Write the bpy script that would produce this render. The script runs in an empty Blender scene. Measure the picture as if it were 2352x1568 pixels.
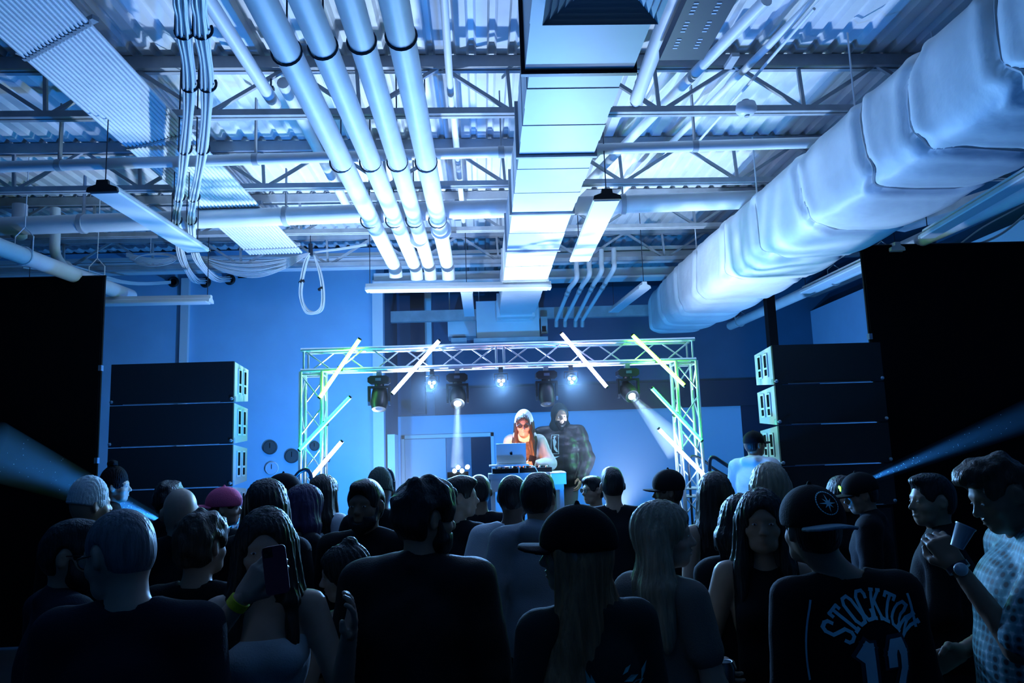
import bpy, math, random
import numpy as np
from mathutils import Vector, Matrix
random.seed(7); rng = np.random.default_rng(11)
C = bpy.context.scene
COL = C.collection
# ---------------------------------------------------------------- camera
FPX, VX, VY = 1750.0, 1108.0, 1038.0
CAMZ = 1.85
_F = Vector((VX-1176, -(VY-784), -FPX)).normalized()
_ux = -0.034
_U = Vector((_ux, 1.0, 0)); _U.z = -(_U.x*_F.x+_U.y*_F.y)/_F.z; _U.normalize()
_X = _F.cross(_U).normalized()
R = Matrix((_X, _F, _U))                     # camera -> world
cam_d = bpy.data.cameras.new('camera'); cam = bpy.data.objects.new('camera', cam_d); COL.objects.link(cam)
cam_d.sensor_width = 36.0; cam_d.lens = 36.0*FPX/2352.0; cam_d.clip_start = .05; cam_d.clip_end = 100
cam.matrix_world = Matrix.Translation((0, 0, CAMZ)) @ R.to_4x4()
C.camera = cam
ORG = Vector((0, 0, CAMZ))
def ray(px, py): return R @ Vector((px-1176.0, 784.0-py, -FPX))
def P(px, py, Y): d = ray(px, py); return ORG + d*(Y/d.y)
def PZ(px, py, Z): d = ray(px, py); return ORG + d*((Z-CAMZ)/d.z)
def PXX(px, py, X): d = ray(px, py); return ORG + d*(X/d.x)
# ---------------------------------------------------------------- world, exposure
w = bpy.data.worlds.new('world'); C.world = w; w.use_nodes = True
w.node_tree.nodes['Background'].inputs[0].default_value = (.02, .10, .35, 1)
w.node_tree.nodes['Background'].inputs[1].default_value = .02
C.view_settings.view_transform = 'Standard'; C.view_settings.look = 'None'
C.view_settings.exposure = 0.0; C.view_settings.gamma = 1.0; C.view_settings.use_curve_mapping = False
C.cycles.max_bounces = 5; C.cycles.diffuse_bounces = 3; C.cycles.glossy_bounces = 2; C.cycles.volume_bounces = 0
C.cycles.sample_clamp_indirect = 4.0
C.cycles.caustics_reflective = False; C.cycles.caustics_refractive = False
def lamp(kind, name, loc, to, col, e, size=.1, ang=160, blend=.6):
    d = bpy.data.lights.new(name, kind); d.energy = e; d.color = col
    if kind == 'SPOT': d.spot_size = math.radians(ang); d.spot_blend = blend; d.shadow_soft_size = size
    elif kind == 'POINT': d.shadow_soft_size = size
    elif kind == 'AREA': d.size = size
    o = bpy.data.objects.new(name, d); COL.objects.link(o); o.location = loc
    v = Vector(to)-Vector(loc); o.rotation_euler = v.to_track_quat('-Z', 'Y').to_euler()
    return o
BLUE = (.03, .30, 1.0); PALE = (.42, .62, 1.0); WHITE = (.75, .84, 1.0)
# floor uplights along the stage front, throwing up over the audience
lamp('SPOT', 'uplight_lamp', (-.80, 8.55, 1.15), (-1.0, 7.9, 5.0), (.46, .66, 1.0), 1650, .07, 110, 1.0)
lamp('SPOT', 'uplight_lamp', (1.45, 8.30, 1.15), (1.75, 7.5, 5.0), (.46, .66, 1.0), 1080, .07, 114, 1.0)
lamp('SPOT', 'uplight_lamp', (-1.35, 6.75, .9), (-2.2, 5.6, 5.0), (.008, .24, 1.0), 320, .07, 160, .8)
lamp('SPOT', 'uplight_lamp', (.95, 6.75, .9), (1.8, 5.6, 5.0), (.008, .24, 1.0), 320, .07, 160, .8)
# unseen spots without fixtures, turned to the walls behind the stage
lamp('SPOT', 'unseen_wall_spot', (-1.45, 8.9, 1.2), (-2.6, 11.5, 2.6), (.05, .33, 1.0), 480, .05, 150, 1)
lamp('SPOT', 'unseen_wall_spot', (.9, 8.9, .9), (1.2, 13, 1.9), (.01, .32, 1.0), 560, .05, 140, 1)
lamp('SPOT', 'unseen_wall_spot', (2.75, 9.0, 1.3), (5.9, 10.6, 3.4), (.12, .42, 1.0), 420, .05, 120, 1)  # added only to brighten the dull right wall, no fixture there
# ---------------------------------------------------------------- materials
def mat(name, col, rough=.6, metal=0.0, em=None, es=0.0, noise=0.0, nscale=8.0, bump=0.0, bscale=60.0, spec=.5, stretch=None):
    m = bpy.data.materials.new(name); m.use_nodes = True
    nt = m.node_tree; b = nt.nodes['Principled BSDF']
    b.inputs['Base Color'].default_value = (*col, 1); b.inputs['Roughness'].default_value = rough
    b.inputs['Metallic'].default_value = metal; b.inputs['Specular IOR Level'].default_value = spec
    if em: b.inputs['Emission Color'].default_value = (*em, 1); b.inputs['Emission Strength'].default_value = es
    if noise or bump:
        tc = nt.nodes.new('ShaderNodeTexCoord'); src = tc.outputs['Object']
        if stretch:
            mp = nt.nodes.new('ShaderNodeMapping'); mp.inputs['Scale'].default_value = stretch
            nt.links.new(src, mp.inputs[0]); src = mp.outputs[0]
    if noise:
        n = nt.nodes.new('ShaderNodeTexNoise'); n.inputs['Scale'].default_value = nscale; n.inputs['Detail'].default_value = 4
        nt.links.new(src, n.inputs['Vector'])
        r = nt.nodes.new('ShaderNodeValToRGB'); r.color_ramp.elements[0].position = .3; r.color_ramp.elements[1].position = .7
        r.color_ramp.elements[0].color = (*[c*(1-noise) for c in col], 1); r.color_ramp.elements[1].color = (*[min(1, c*(1+noise*.6)) for c in col], 1)
        nt.links.new(n.outputs['Fac'], r.inputs[0]); nt.links.new(r.outputs[0], b.inputs['Base Color'])
    if bump:
        n = nt.nodes.new('ShaderNodeTexNoise'); n.inputs['Scale'].default_value = bscale; n.inputs['Detail'].default_value = 3
        nt.links.new(src, n.inputs['Vector'])
        bp = nt.nodes.new('ShaderNodeBump'); bp.inputs['Strength'].default_value = bump; bp.inputs['Distance'].default_value = .01
        nt.links.new(n.outputs['Fac'], bp.inputs['Height']); nt.links.new(bp.outputs[0], b.inputs['Normal'])
    return m
M = dict(
 deck=mat('painted_deck', (.72, .74, .76), .55, noise=.12, nscale=3), steel=mat('painted_steel', (.42, .44, .47), .5, noise=.2, nscale=6),
 pipe=mat('white_pipe', (.78, .80, .82), .45, noise=.08, nscale=4), duct=mat('painted_duct', (.70, .73, .77), .42, noise=.08, nscale=2),
 wrap=mat('duct_wrap', (.80, .82, .85), .5, noise=.10, nscale=3, bump=.35, bscale=14), black=mat('black_cloth', (.004, .004, .006), .95, spec=.1),
 dark=mat('dark_metal', (.006, .007, .009), .4, spec=.3), rubber=mat('black_rubber', (.01, .01, .012), .5), hook=mat('hook_metal', (.05, .06, .08), .3, .8),
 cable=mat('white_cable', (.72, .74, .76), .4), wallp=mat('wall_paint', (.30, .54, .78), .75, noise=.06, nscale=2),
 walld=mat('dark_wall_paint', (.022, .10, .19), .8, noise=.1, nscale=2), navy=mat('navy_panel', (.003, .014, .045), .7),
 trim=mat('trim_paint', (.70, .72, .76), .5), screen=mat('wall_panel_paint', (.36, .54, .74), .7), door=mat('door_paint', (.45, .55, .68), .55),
 floor=mat('concrete_floor', (.03, .03, .033), .45, noise=.3, nscale=3), alu=mat('truss_aluminium', (.72, .75, .80), .3, .85),
 fix=mat('light_fixture_paint', (.75, .77, .80), .4), lens=mat('acrylic_lens', (.80, .84, .90), .3), grille=mat('speaker_grille', (.006, .006, .008), .6, bump=.4, bscale=300),
 cab=mat('cabinet_side_grey', (.50, .50, .52), .5), louver=mat('louver_paint', (.35, .38, .42), .4), silver=mat('laptop_silver', (.75, .77, .80), .3, .4),
 stage=mat('stage_ply', (.03, .03, .035), .6), table=mat('table_white', (.78, .80, .84), .4), railm=mat('handrail_black', (.012, .014, .02), .35),
 clock=mat('round_disc_dark', (.06, .07, .08), .6))
# ---------------------------------------------------------------- mesh helpers
OFF = {}
def link(name, me, mats, parent=None, smooth=False, loc=None):
    o = bpy.data.objects.new(name, me); COL.objects.link(o)
    for m in (mats if isinstance(mats, (list, tuple)) else [mats]): me.materials.append(m)
    if parent is not None: o.parent = parent
    if loc is not None: o.location = loc
    if smooth:
        me.polygons.foreach_set('use_smooth', [True]*len(me.polygons))
    return o
def empty(name, loc=(0, 0, 0)):
    o = bpy.data.objects.new(name, None); COL.objects.link(o); o.location = loc; o.empty_display_size = .1
    OFF[o.name] = Vector(loc); return o
def tag(o, label=None, cat=None, group=None, kind=None):
    if label: o['label'] = label
    if cat: o['category'] = cat
    if group: o['group'] = group
    if kind: o['kind'] = kind
    return o
def thing(name, label, cat, loc=(0, 0, 0), group=None): return tag(empty(name, loc), label, cat, group)
class MB:
    def __init__(s): s.v = []; s.f = []; s.mi = []; s.cm = 0
    def add(s, vs, fs):
        n = len(s.v); s.v += [tuple(v) for v in vs]; s.f += [tuple(i+n for i in f) for f in fs]; s.mi += [s.cm]*len(fs); return s
    def box(s, c, d, rot=None, bev=0):
        x, y, z = (k/2 for k in d)
        vs = [Vector(p) for p in ((-x,-y,-z),(x,-y,-z),(x,y,-z),(-x,y,-z),(-x,-y,z),(x,-y,z),(x,y,z),(-x,y,z))]
        if rot is not None: vs = [rot @ v for v in vs]
        c = Vector(c)
        return s.add([v+c for v in vs], [(0,3,2,1),(4,5,6,7),(0,1,5,4),(1,2,6,5),(2,3,7,6),(3,0,4,7)])
    def box2(s, a, b): 
        a = Vector(a); b = Vector(b); return s.box((a+b)/2, [abs(k) for k in (b-a)])
    def bar(s, a, b, wdt, h=None, up=(0, 0, 1)):       # rectangular bar between two points
        a = Vector(a); b = Vector(b); d = b-a; L = d.length; y = d/L; u = Vector(up)
        if abs(u.dot(y)) > .98: u = Vector((1, 0, 0))
        x = y.cross(u).normalized(); z = x.cross(y)
        return s.box((a+b)/2, (wdt, L, h or wdt), Matrix((x, y, z)).transposed())
    def tube(s, pts, r, n=10, cap=True, closed=False):
        pts = [Vector(p) for p in pts]; k = len(pts); rr = r if isinstance(r, (list, tuple)) else [r]*k
        vs = []; nrm = None
        for i, p in enumerate(pts):
            if closed: t = (pts[(i+1) % k]-pts[i-1])
            else: t = (pts[min(i+1, k-1)]-pts[max(i-1, 0)])
            t.normalize()
            if nrm is None:
                a = Vector((0, 0, 1)) if abs(t.z) < .9 else Vector((1, 0, 0))
                nrm = (a-t*a.dot(t)).normalized()
            else: nrm = (nrm-t*nrm.dot(t)).normalized()
            b = t.cross(nrm)
            for j in range(n):
                q = 2*math.pi*j/n; vs.append(p+(nrm*math.cos(q)+b*math.sin(q))*rr[i])
        fs = []
        for i in range(k if closed else k-1):
            i2 = (i+1) % k
            for j in range(n):
                j2 = (j+1) % n; fs.append((i*n+j, i*n+j2, i2*n+j2, i2*n+j))
        if cap and not closed: fs += [tuple(range(n-1, -1, -1)), tuple((k-1)*n+j for j in range(n))]
        return s.add(vs, fs)
    def lathe(s, prof, c, axis=(0, 0, 1), n=20):       # prof: (radius, height) pairs along axis
        ax = Vector(axis).normalized(); a = Vector((1, 0, 0)) if abs(ax.x) < .9 else Vector((0, 1, 0))
        u = (a-ax*a.dot(ax)).normalized(); v = ax.cross(u); c = Vector(c); vs = []; fs = []
        for r, h in prof:
            for j in range(n):
                q = 2*math.pi*j/n; vs.append(c+ax*h+(u*math.cos(q)+v*math.sin(q))*r)
        for i in range(len(prof)-1):
            for j in range(n):
                j2 = (j+1) % n; fs.append((i*n+j, i*n+j2, (i+1)*n+j2, (i+1)*n+j))
        fs += [tuple(range(n-1, -1, -1)), tuple((len(prof)-1)*n+j for j in range(n))]
        return s.add(vs, fs)
    def prism(s, poly, o, ux, uy, depth):              # polygon in (ux,uy) extruded by vector depth
        o = Vector(o); ux = Vector(ux); uy = Vector(uy); dp = Vector(depth); n = len(poly)
        vs = [o+ux*a+uy*b for a, b in poly]; vs += [v+dp for v in vs]
        fs = [tuple(range(n-1, -1, -1)), tuple(range(n, 2*n))]+[(i, (i+1) % n, n+(i+1) % n, n+i) for i in range(n)]
        return s.add(vs, fs)
    def build(s, name, m, parent=None, smooth=False):
        off = OFF.get(parent.name, Vector()) if parent is not None else Vector()
        me = bpy.data.meshes.new(name); me.from_pydata([(a-off.x, b-off.y, c-off.z) for a, b, c in s.v], [], s.f)
        o = link(name, me, m, parent, smooth)
        if any(s.mi): me.polygons.foreach_set('material_index', s.mi)
        OFF[o.name] = off
        if smooth: me.set_sharp_from_angle(angle=math.radians(50))
        me.update(); return o
def arc(c, r, a0, a1, n, u=(1, 0, 0), v=(0, 0, 1)):
    c = Vector(c); u = Vector(u); v = Vector(v)
    return [c+u*(r*math.cos(a0+(a1-a0)*i/n))+v*(r*math.sin(a0+(a1-a0)*i/n)) for i in range(n+1)]
def spline(pts, k=6):
    p = [Vector(q) for q in pts]; p = [p[0]*2-p[1]]+p+[p[-1]*2-p[-2]]; out = []
    for i in range(1, len(p)-2):
        for j in range(k):
            t = j/k; a, b, c, d = p[i-1:i+3]
            out.append(.5*((2*b)+(c-a)*t+(2*a-5*b+4*c-d)*t*t+(3*b-a-3*c+d)*t**3))
    return out+[p[-2]]
def copy_tree(o, loc=None, parent=None, label=None):
    c = o.copy(); COL.objects.link(c)
    if parent is not None: c.parent = parent
    if loc is not None: c.location = loc
    if label: c['label'] = label
    for ch in list(o.children): copy_tree(ch, None, c)
    return c
def struct(name, mb, m, smooth=False): return tag(mb.build(name, m, None, smooth), kind='structure')
# ================================================================ ROOM
ZD = 5.05; XL, XR = -9.2, 6.4; YB = 13.4; YL = 11.5
struct('floor', MB().box2((XL, -3, -.1), (XR, YB+.3, 0)), M['floor'])
mb = MB(); per = .165; n = int((XR-XL)/per); prof = []
for i in range(n):
    x = XL+i*per
    prof += [(x, ZD), (x+.085, ZD), (x+.105, ZD+.042), (x+.145, ZD+.042)]
prof.append((XL+n*per, ZD))
ys = [-3.0, 3.0, 9.0, YB+.3]; k = len(prof)
mb.add([(x, y, z) for y in ys for x, z in prof], [(j*k+i, j*k+i+1, (j+1)*k+i+1, (j+1)*k+i) for j in range(len(ys)-1) for i in range(k-1)])
mb.add([(XL, -3, ZD+.1), (XR, -3, ZD+.1), (XR, YB+.3, ZD+.1), (XL, YB+.3, ZD+.1)], [(0, 1, 2, 3)])
struct('ceiling', mb, M['deck'])
xc = P(882, 900, YL).x
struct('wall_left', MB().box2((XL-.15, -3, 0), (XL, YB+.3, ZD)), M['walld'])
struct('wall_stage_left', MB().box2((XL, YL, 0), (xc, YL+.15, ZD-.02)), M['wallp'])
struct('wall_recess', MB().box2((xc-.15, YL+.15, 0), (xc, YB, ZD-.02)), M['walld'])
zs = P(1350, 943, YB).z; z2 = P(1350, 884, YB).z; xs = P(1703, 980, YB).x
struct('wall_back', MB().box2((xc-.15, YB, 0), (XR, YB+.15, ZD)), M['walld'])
struct('trim_1', MB().box2((P(1000, 940, YB).x, YB-.12, zs), (XR, YB, z2)), M['navy'])
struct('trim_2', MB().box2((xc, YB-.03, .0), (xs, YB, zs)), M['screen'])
struct('trim_3', MB().box2((xs, YB-.02, 0), (XR, YB, zs)), M['navy'])
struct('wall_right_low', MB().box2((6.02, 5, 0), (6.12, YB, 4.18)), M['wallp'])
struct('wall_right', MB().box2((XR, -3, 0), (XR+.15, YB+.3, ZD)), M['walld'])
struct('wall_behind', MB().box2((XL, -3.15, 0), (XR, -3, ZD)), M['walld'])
# pilasters on the left wall
a = P(416, 800, YL).x; b = P(434, 800, YL).x
struct('trim_4', MB().box2((a, YL-.07, 0), (b, YL, 4.6)), M['trim'])
a = P(857, 800, YL).x
struct('trim_5', MB().box2((a, YL-.06, 0), (xc, YL, 4.5)), M['trim'])
# doorway in the back wall
d = tag(empty('door_1', (P(1060, 1100, YB).x, YB, 0)), kind='structure')
zt = P(1080, 1003, YB-.04).z; q = lambda px: P(px, 1040, YB-.04).x
f = MB(); f.box2((q(1128), YB-.08, 0), (q(1135), YB-.03, zt+.06)); f.box2((q(923), YB-.08, zt), (q(1135), YB-.03, zt+.06)); f.box2((q(923), YB-.08, 0), (q(930), YB-.03, zt+.06))
f.build('door_frame', M['trim'], d)
MB().box2((q(931), YB-.09, 0), (q(1024), YB-.035, zt-.01)).build('door_leaf', M['door'], d)
MB().box2((q(1026), YB-.06, 0), (q(1082), YB-.032, zt-.01)).build('door_leaf', mat('door_blue_grey', (.16, .22, .32), .6), d)
MB().box2((q(1083), YB-.05, 0), (q(1128), YB-.031, zt-.01)).build('door_opening', M['navy'], d)
hb = MB(); hb.tube([(q(1018), YB-.14, 1.0), (q(1008), YB-.14, 1.0)], .012); hb.tube([(q(1018), YB-.09, 1.0), (q(1018), YB-.14, 1.0)], .012); hb.build('door_handle', M['hook'], d)
a = P(888, 1050, YL-.02); b = P(905, 1050, YL-.02)
d = tag(MB().box2((a.x, YL+.1, 0), (b.x, YL+.55, P(895, 997, YL).z)).build('door_2', M['trim']), kind='structure')
# ================================================================ ROOF JOISTS
JA = math.radians(.9); jr = Matrix.Rotation(JA, 3, 'Z')
jlabels = ['steel roof joist nearest the camera, above the two loading hooks', 'second steel roof joist, crossing just above the smoke detector', 'third steel roof joist, between the slim and the thick cross pipe',
           'fourth steel roof joist, behind the thick white cross pipe', 'last steel roof joist, in front of the pale girder by the wall']
def joist(Y, lab):
    t = thing('roof_joist', lab, 'joist', (0, Y, 4.57), 'open web steel joists under the deck')
    def T(x, y, z): v = jr @ Vector((x, y, z)); return v+Vector((0, Y, 0))
    x0, x1 = -8.9, 6.2
    m = MB()
    for s in (-1, 1): m.bar(T(x0, s*.035, 4.99), T(x1, s*.035, 4.99), .045, .10)
    m.build('top_chord', M['steel'], t)
    m = MB()
    for s in (-1, 1): m.bar(T(x0+.5, s*.03, 4.57), T(x1-.5, s*.03, 4.57), .04, .05)
    m.build('bottom_chord', M['steel'], t)
    pitch = 1.22; i = 0; x = x0+.7
    while x < x1-.7:
        MB().bar(T(x, 0, 4.58), T(x+pitch/2, 0, 4.96), .03, .03).build('web_bar', M['steel'], t)
        if x+pitch < x1-.4: MB().bar(T(x+pitch/2+.03, 0, 4.96), T(x+pitch-.03, 0, 4.58), .03, .03).build('web_bar', M['steel'], t)
        MB().bar(T(x-.03, 0, 4.58), T(x-.05, 0, 4.96), .028, .028).build('web_bar', M['steel'], t)
        x += pitch
for Y, lab in zip((4.15, 5.85, 7.52, 9.12, 10.75), jlabels): joist(Y, lab)
# ================================================================ CROSS PIPES, GIRDERS
def hanger(m, p, top, r, rod=.006):
    p = Vector(p); m.tube([p+Vector((0, 0, r+.05)), Vector((p.x, p.y, top))], rod, 6)
def cross_pipe(name, label, a, b, r, collars, top=4.95, m='pipe'):
    a = Vector(a); b = Vector(b); t = thing(name, label, 'pipe', (a+b)/2)
    MB().tube([a, b], r, 20).build('pipe_run', M[m], t, True)
    for u in collars:
        c = a.lerp(b, u); dr = (b-a).normalized()
        k = MB(); k.tube([c-dr*.025, c+dr*.025], r*1.12, 20)
        k.bar(c+Vector((0, 0, r)), Vector((c.x, c.y, top)), .05, .012); k.build('hanger_strap', M['steel'], t, True)
pl = lambda pts, Z: [PZ(x, y, Z) for x, y in pts]
a, b = pl([(-60, 385), (1885, 327)], 4.40)
cross_pipe('sprinkler_pipe', 'slim grey pipe crossing the whole ceiling below the second joist', a, b, .047, (.1, .33, .62, .85))
a, b = pl([(-60, 522), (1738, 458)], 4.42)
cross_pipe('main_pipe', 'thick white pipe crossing the ceiling with strap hangers', a, b, .098, (.14, .40, .52, .70, .83))
t = thing('ceiling_girder', 'pale ribbed girder crossing in front of the top of the left wall', 'girder', (0, 10.95, 4.6))
a = P(560, 606, 10.95); b = P(1640, 582, 10.95)
for dz, h, dy in ((.085, .05, .16), (.0, .10, .07), (-.085, .05, .16)):
    MB().bar((XL, 10.95, a.z+dz), (b.x+1.2, 10.95, a.z+dz), dy, h).build('flange', M['pipe'], t)
t = thing('ceiling_girder', 'pale box girder above the stage recess, behind the small pipe group', 'girder', (0, 11.3, 4.3))
a = P(900, 640, 11.3)
MB().box2((xc-.1, 11.22, a.z-.07), (3.6, 11.38, a.z+.07)).build('web_plate', M['pipe'], t)
MB().box2((xc-.1, 11.15, a.z-.10), (3.6, 11.45, a.z-.07)).build('flange', M['pipe'], t)
# soffit behind
tag(MB().box2((xc, 12.45, 4.02), (3.2, 12.57, 4.2)).build('ceiling_girder', M['steel']), 'dull grey beam above the air handler in the recess', 'girder')
# ================================================================ FOUR INSULATED PIPES
ends = [((600, 0), (906, 622), .083), ((698, 0), (955, 628), .079), ((803, 0), (987, 628), .077), ((905, 0), (1029, 628), .083)]
lb = ['leftmost of the four white insulated pipes running to the stage', 'second from left of the four insulated pipes, without a ring collar', 'third of the four insulated pipes, with a ring collar near its end', 'rightmost of the four insulated pipes, nearest the square duct']
for i, ((x0, y0), (x1, y1), r) in enumerate(ends):
    Z = 4.22; a = PZ(x0, y0, Z); b = PZ(x1, y1-12, Z); a = a+(a-b)*.25
    t = thing('insulated_pipe', lb[i], 'pipe', b, 'four insulated pipes running to the stage wall')
    dr = (b-a).normalized(); bend = [b, b+dr*.06+Vector((0, 0, -.012)), b+dr*.12+Vector((0, 0, -.05)), b+dr*.15+Vector((0, 0, -.11))]
    MB().tube([a, b], r, 20).build('pipe_run', M['pipe'], t, True)
    MB().tube(bend, r*1.02, 20).build('elbow', M['pipe'], t, True)
    if i >= 2:
        c = PZ(*((962, 548) if i == 2 else (1013, 528)), Z); MB().tube([c-dr*.03, c+dr*.03], [r*1.32, r*1.32], 20).build('ring_collar', M['pipe'], t, True)
    MB().tube([b-dr*.30, b-dr*.24], r*1.03, 20).build('joint_band', M['duct'], t, True)
    for yy in ((118-i*12), 372, 505):
        u = (yy-y0)/(y1-y0); c = PZ(x0+(x1-x0)*u, yy, Z); k = MB()
        k.tube([c+Vector((math.cos(q)*(r+.006), 0, math.sin(q)*(r+.006))) for q in [2*math.pi*j/20 for j in range(20)]], .007, 6, closed=True)
        k.build('hanger_ring', M['hook'], t, True)
        MB().tube([c+Vector((0, 0, r)), Vector((c.x, c.y, 5.0))], .006, 6).build('hanger_rod', M['hook'], t)
# stub pipes, near
def stub(name, label, p0, p1, r, Z, cap=True):
    a = PZ(*p0, Z); b = PZ(*p1, Z); a = a+(a-b)*.3; t = thing(name, label, 'pipe', b)
    dr = (b-a).normalized()
    MB().tube([a, b], r, 16).build('pipe_run', M['pipe'], t, True)
    MB().tube([b-dr*.01, b+dr*.05], r*.8, 16).build('end_cap', M['steel'], t, True)
    k = MB(); c = b-dr*.12; k.tube([c, c+Vector((0, 0, .16))], .008, 6); k.box(c+Vector((0, 0, r+.03)), (.05, .05, .02)); k.build('clamp', M['hook'], t)
stub('capped_pipe', 'capped white pipe stub beside the cable bundles', (478, 0), (632, 240), .05, 4.70)
stub('capped_pipe', 'capped white pipe stub between the square duct and perforated light', (1545, 0), (1462, 228), .055, 4.62)
stub('capped_pipe', 'thin white pipe stub left of the square duct', (1020, 0), (1037, 245), .028, 4.72)
for p0, p1, r, z, l in [((650, 190), (795, 470), .05, 4.86, 'straight white pipe close to the deck behind the leftmost insulated pipe'), ((1040, 250), (1066, 520), .03, 4.8, 'thin white pipe close to the deck left of the square duct'),
                     ((1990, -120), (1330, 540), .03, 4.9, 'thin conduit running close to the deck over the smoke detector'), ((1760, 0), (1300, 470), .045, 4.85, 'white pipe close to the deck right of the square duct'),
                     ((1870, 20), (1600, 330), .012, 4.8, 'narrow rod under the deck left of the wrapped duct')]:
    a = PZ(*p0, z); b = PZ(*p1, z); tag(MB().tube([a, b], r, 12).build('deck_pipe', M['pipe'], None, True), l, 'pipe')
# left drop pipes
t = thing('drop_pipe', 'white pipe with an elbow dropping behind the thick cross pipe at left', 'pipe', PZ(125, 540, 4.3))
a = P(127, 478, 8.6); b = P(127, 580, 8.6); c = P(170, 640, 9.4)
MB().tube(spline([a, a.lerp(b, .5), b, b.lerp(c, .35)+Vector((0, 0, -.03)), c], 5), .055, 14).build('pipe_run', M['pipe'], t, True)
MB().tube([P(150, 610, 8.95), P(156, 617, 9.02)], .066, 14).build('joint_band', M['pipe'], t, True)
t = thing('drop_pipe', 'wide round stub hanging under the thick cross pipe at far left', 'pipe', PZ(44, 540, 4.3))
MB().tube([P(46, 470, 8.2), P(44, 538, 8.2)], .075, 16).build('pipe_run', M['pipe'], t, True)
MB().lathe([(.078, .0), (.078, -.03), (.05, -.055)], P(44, 538, 8.2), n=16).build('end_cap', M['pipe'], t, True)
t = thing('sloping_pipe', 'white pipe running off behind the top of the left black screen', 'pipe', P(60, 595, 8.5))
a = PZ(-60, 545, 3.95); b = PZ(300, 680, 3.95)
MB().tube([a, b], .085, 18).build('pipe_run', M['pipe'], t, True)
for u in (.25, .72):
    c = a.lerp(b, u); k = MB(); k.tube([c+Vector((math.cos(q)*.092, 0, math.sin(q)*.092)) for q in [2*math.pi*j/16 for j in range(16)]], .009, 6, closed=True)
    k.tube([c+Vector((-.09, 0, 0)), c+Vector((-.09, 0, .2)), c+Vector((0, 0, .3)), c+Vector((.09, 0, .2)), c+Vector((.09, 0, 0))], .007, 6)
    k.tube([c+Vector((0, 0, .3)), c+Vector((0, 0, 1.05))], .006, 6); k.build('hanger', M['fix'], t)
# ================================================================ SQUARE DUCT
bl, tp = 3.93, 4.31
xw = [PZ(1218, 150, bl).x, PZ(1440, 150, bl).x]; xl, xr = xw
t = thing('square_duct', 'long square sheet metal duct running over the stage', 'duct', (xl, 4, bl))
ysm = [PZ(1300, yy, bl).y for yy in (152, 355, 487, 572, 640)]+[11.15]
ysm.insert(0, 1.5)
for i in range(len(ysm)-1):
    y0, y1 = ysm[i], ysm[i+1]
    dd = .03 if i == 0 else 0
    k = MB()
    m_ = 5 if i < 3 else 2
    for j in range(m_):
        u0 = y0+(y1-y0)*j/m_; u1 = y0+(y1-y0)*(j+1)/m_; e = .004*(j % 2)
        k.box2((xl-dd-e, u0+.004, bl-dd-e), (xr+dd+e, u1, tp+dd+e))
    k.build('duct_section', M['duct'], t)
    if i < 5:
        k = MB(); k.box2((xl-dd-.022, y1-.016, bl-dd-.022), (xr+dd+.022, y1+.016, tp+dd+.022)); k.build('duct_flange', M['dark' if i == 0 else 'steel'], t)
k = MB()
for j, (dx, y0, y1, dz) in enumerate([(.0, 11.15, 11.4, 0), (-.02, 11.4, 11.75, .03), (.03, 11.75, 11.85, .0), (-.03, 11.85, 12.2, .04), (.03, 12.2, 12.3, .02)]):
    k.box2((xl-dx+.0, y0, bl+dz), (xr+dx, y1, tp-dz))
k.build('duct_collar', M['duct'], t)
# diffuser under the near end
t = thing('ceiling_diffuser', 'square louvred air diffuser under the near end of the duct', 'diffuser', (xl, 2.6, bl-.05))
dz0 = bl-.045; yd0, yd1 = 2.62, PZ(1350, 62, bl-.1).y; cx, cy = (xl+xr)/2+.03, (yd0+yd1)/2; hx, hy = (xr-xl)/2+.01, (yd1-yd0)/2
for j in range(8):
    u = 1-j*.115; k = MB(); X, Y_ = hx*u, hy*u; z0 = dz0-.045+j*.004; z1 = dz0+.0
    for (ax, ay), (bx, by) in (((-1, -1), (1, -1)), ((1, -1), (1, 1)), ((1, 1), (-1, 1)), ((-1, 1), (-1, -1))):
        i_ = .055
        k.add([(cx+ax*X, cy+ay*Y_, z0), (cx+bx*X, cy+by*Y_, z0), (cx+bx*(X-i_), cy+by*(Y_-i_), z1), (cx+ax*(X-i_), cy+ay*(Y_-i_), z1),
               (cx+ax*X, cy+ay*Y_, z0+.004), (cx+bx*X, cy+by*Y_, z0+.004), (cx+bx*(X-i_), cy+by*(Y_-i_), z1+.004), (cx+ax*(X-i_), cy+ay*(Y_-i_), z1+.004)],
              [(3, 2, 1, 0), (4, 5, 6, 7), (0, 1, 5, 4), (2, 3, 7, 6)])
    k.build('louvre', M['louver'], t)
MB().box((cx, cy, dz0+.008), (hx*2-.02, hy*2-.02, .004)).build('back_plate', M['black'], t)
# ================================================================ WRAPPED ROUND-CORNER DUCT
t = thing('wrapped_duct', 'huge duct wrapped in pale wrinkled insulation along the right ceiling', 'duct', (3.2, 6, 3.7))
x0w, x1w, z0w, z1w = 2.74, 3.72, 3.64, 4.38
seams = [1.3, 2.6, 3.75, 4.55, 5.2, 6.2, 7.2, 8.2, 9.3, 10.2, 11.2, 12.0]
ys = np.arange(1.0, 12.2, .035); nn = 110
A = np.linspace(0, 2*np.pi, nn, endpoint=False)
ca, sa = np.cos(A), np.sin(A); e = .42
ux = np.sign(ca)*np.abs(ca)**e; uz = np.sign(sa)*np.abs(sa)**e
YY, _ = np.meshgrid(ys, A, indexing='ij'); CA = np.broadcast_to(ca, YY.shape); SA = np.broadcast_to(sa, YY.shape)
sc = np.ones_like(YY); dist = np.full_like(YY, 9.)
for s_ in seams:
    wv = s_+.05*np.sin(3*A+s_*5)+.03*np.sin(7*A+s_)
    dd = YY-wv; dist = np.minimum(dist, np.abs(dd))
    sc -= .055*np.exp(-(dd/.035)**2); sc += .022*np.exp(-((np.abs(dd)-.11)/.05)**2)
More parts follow.
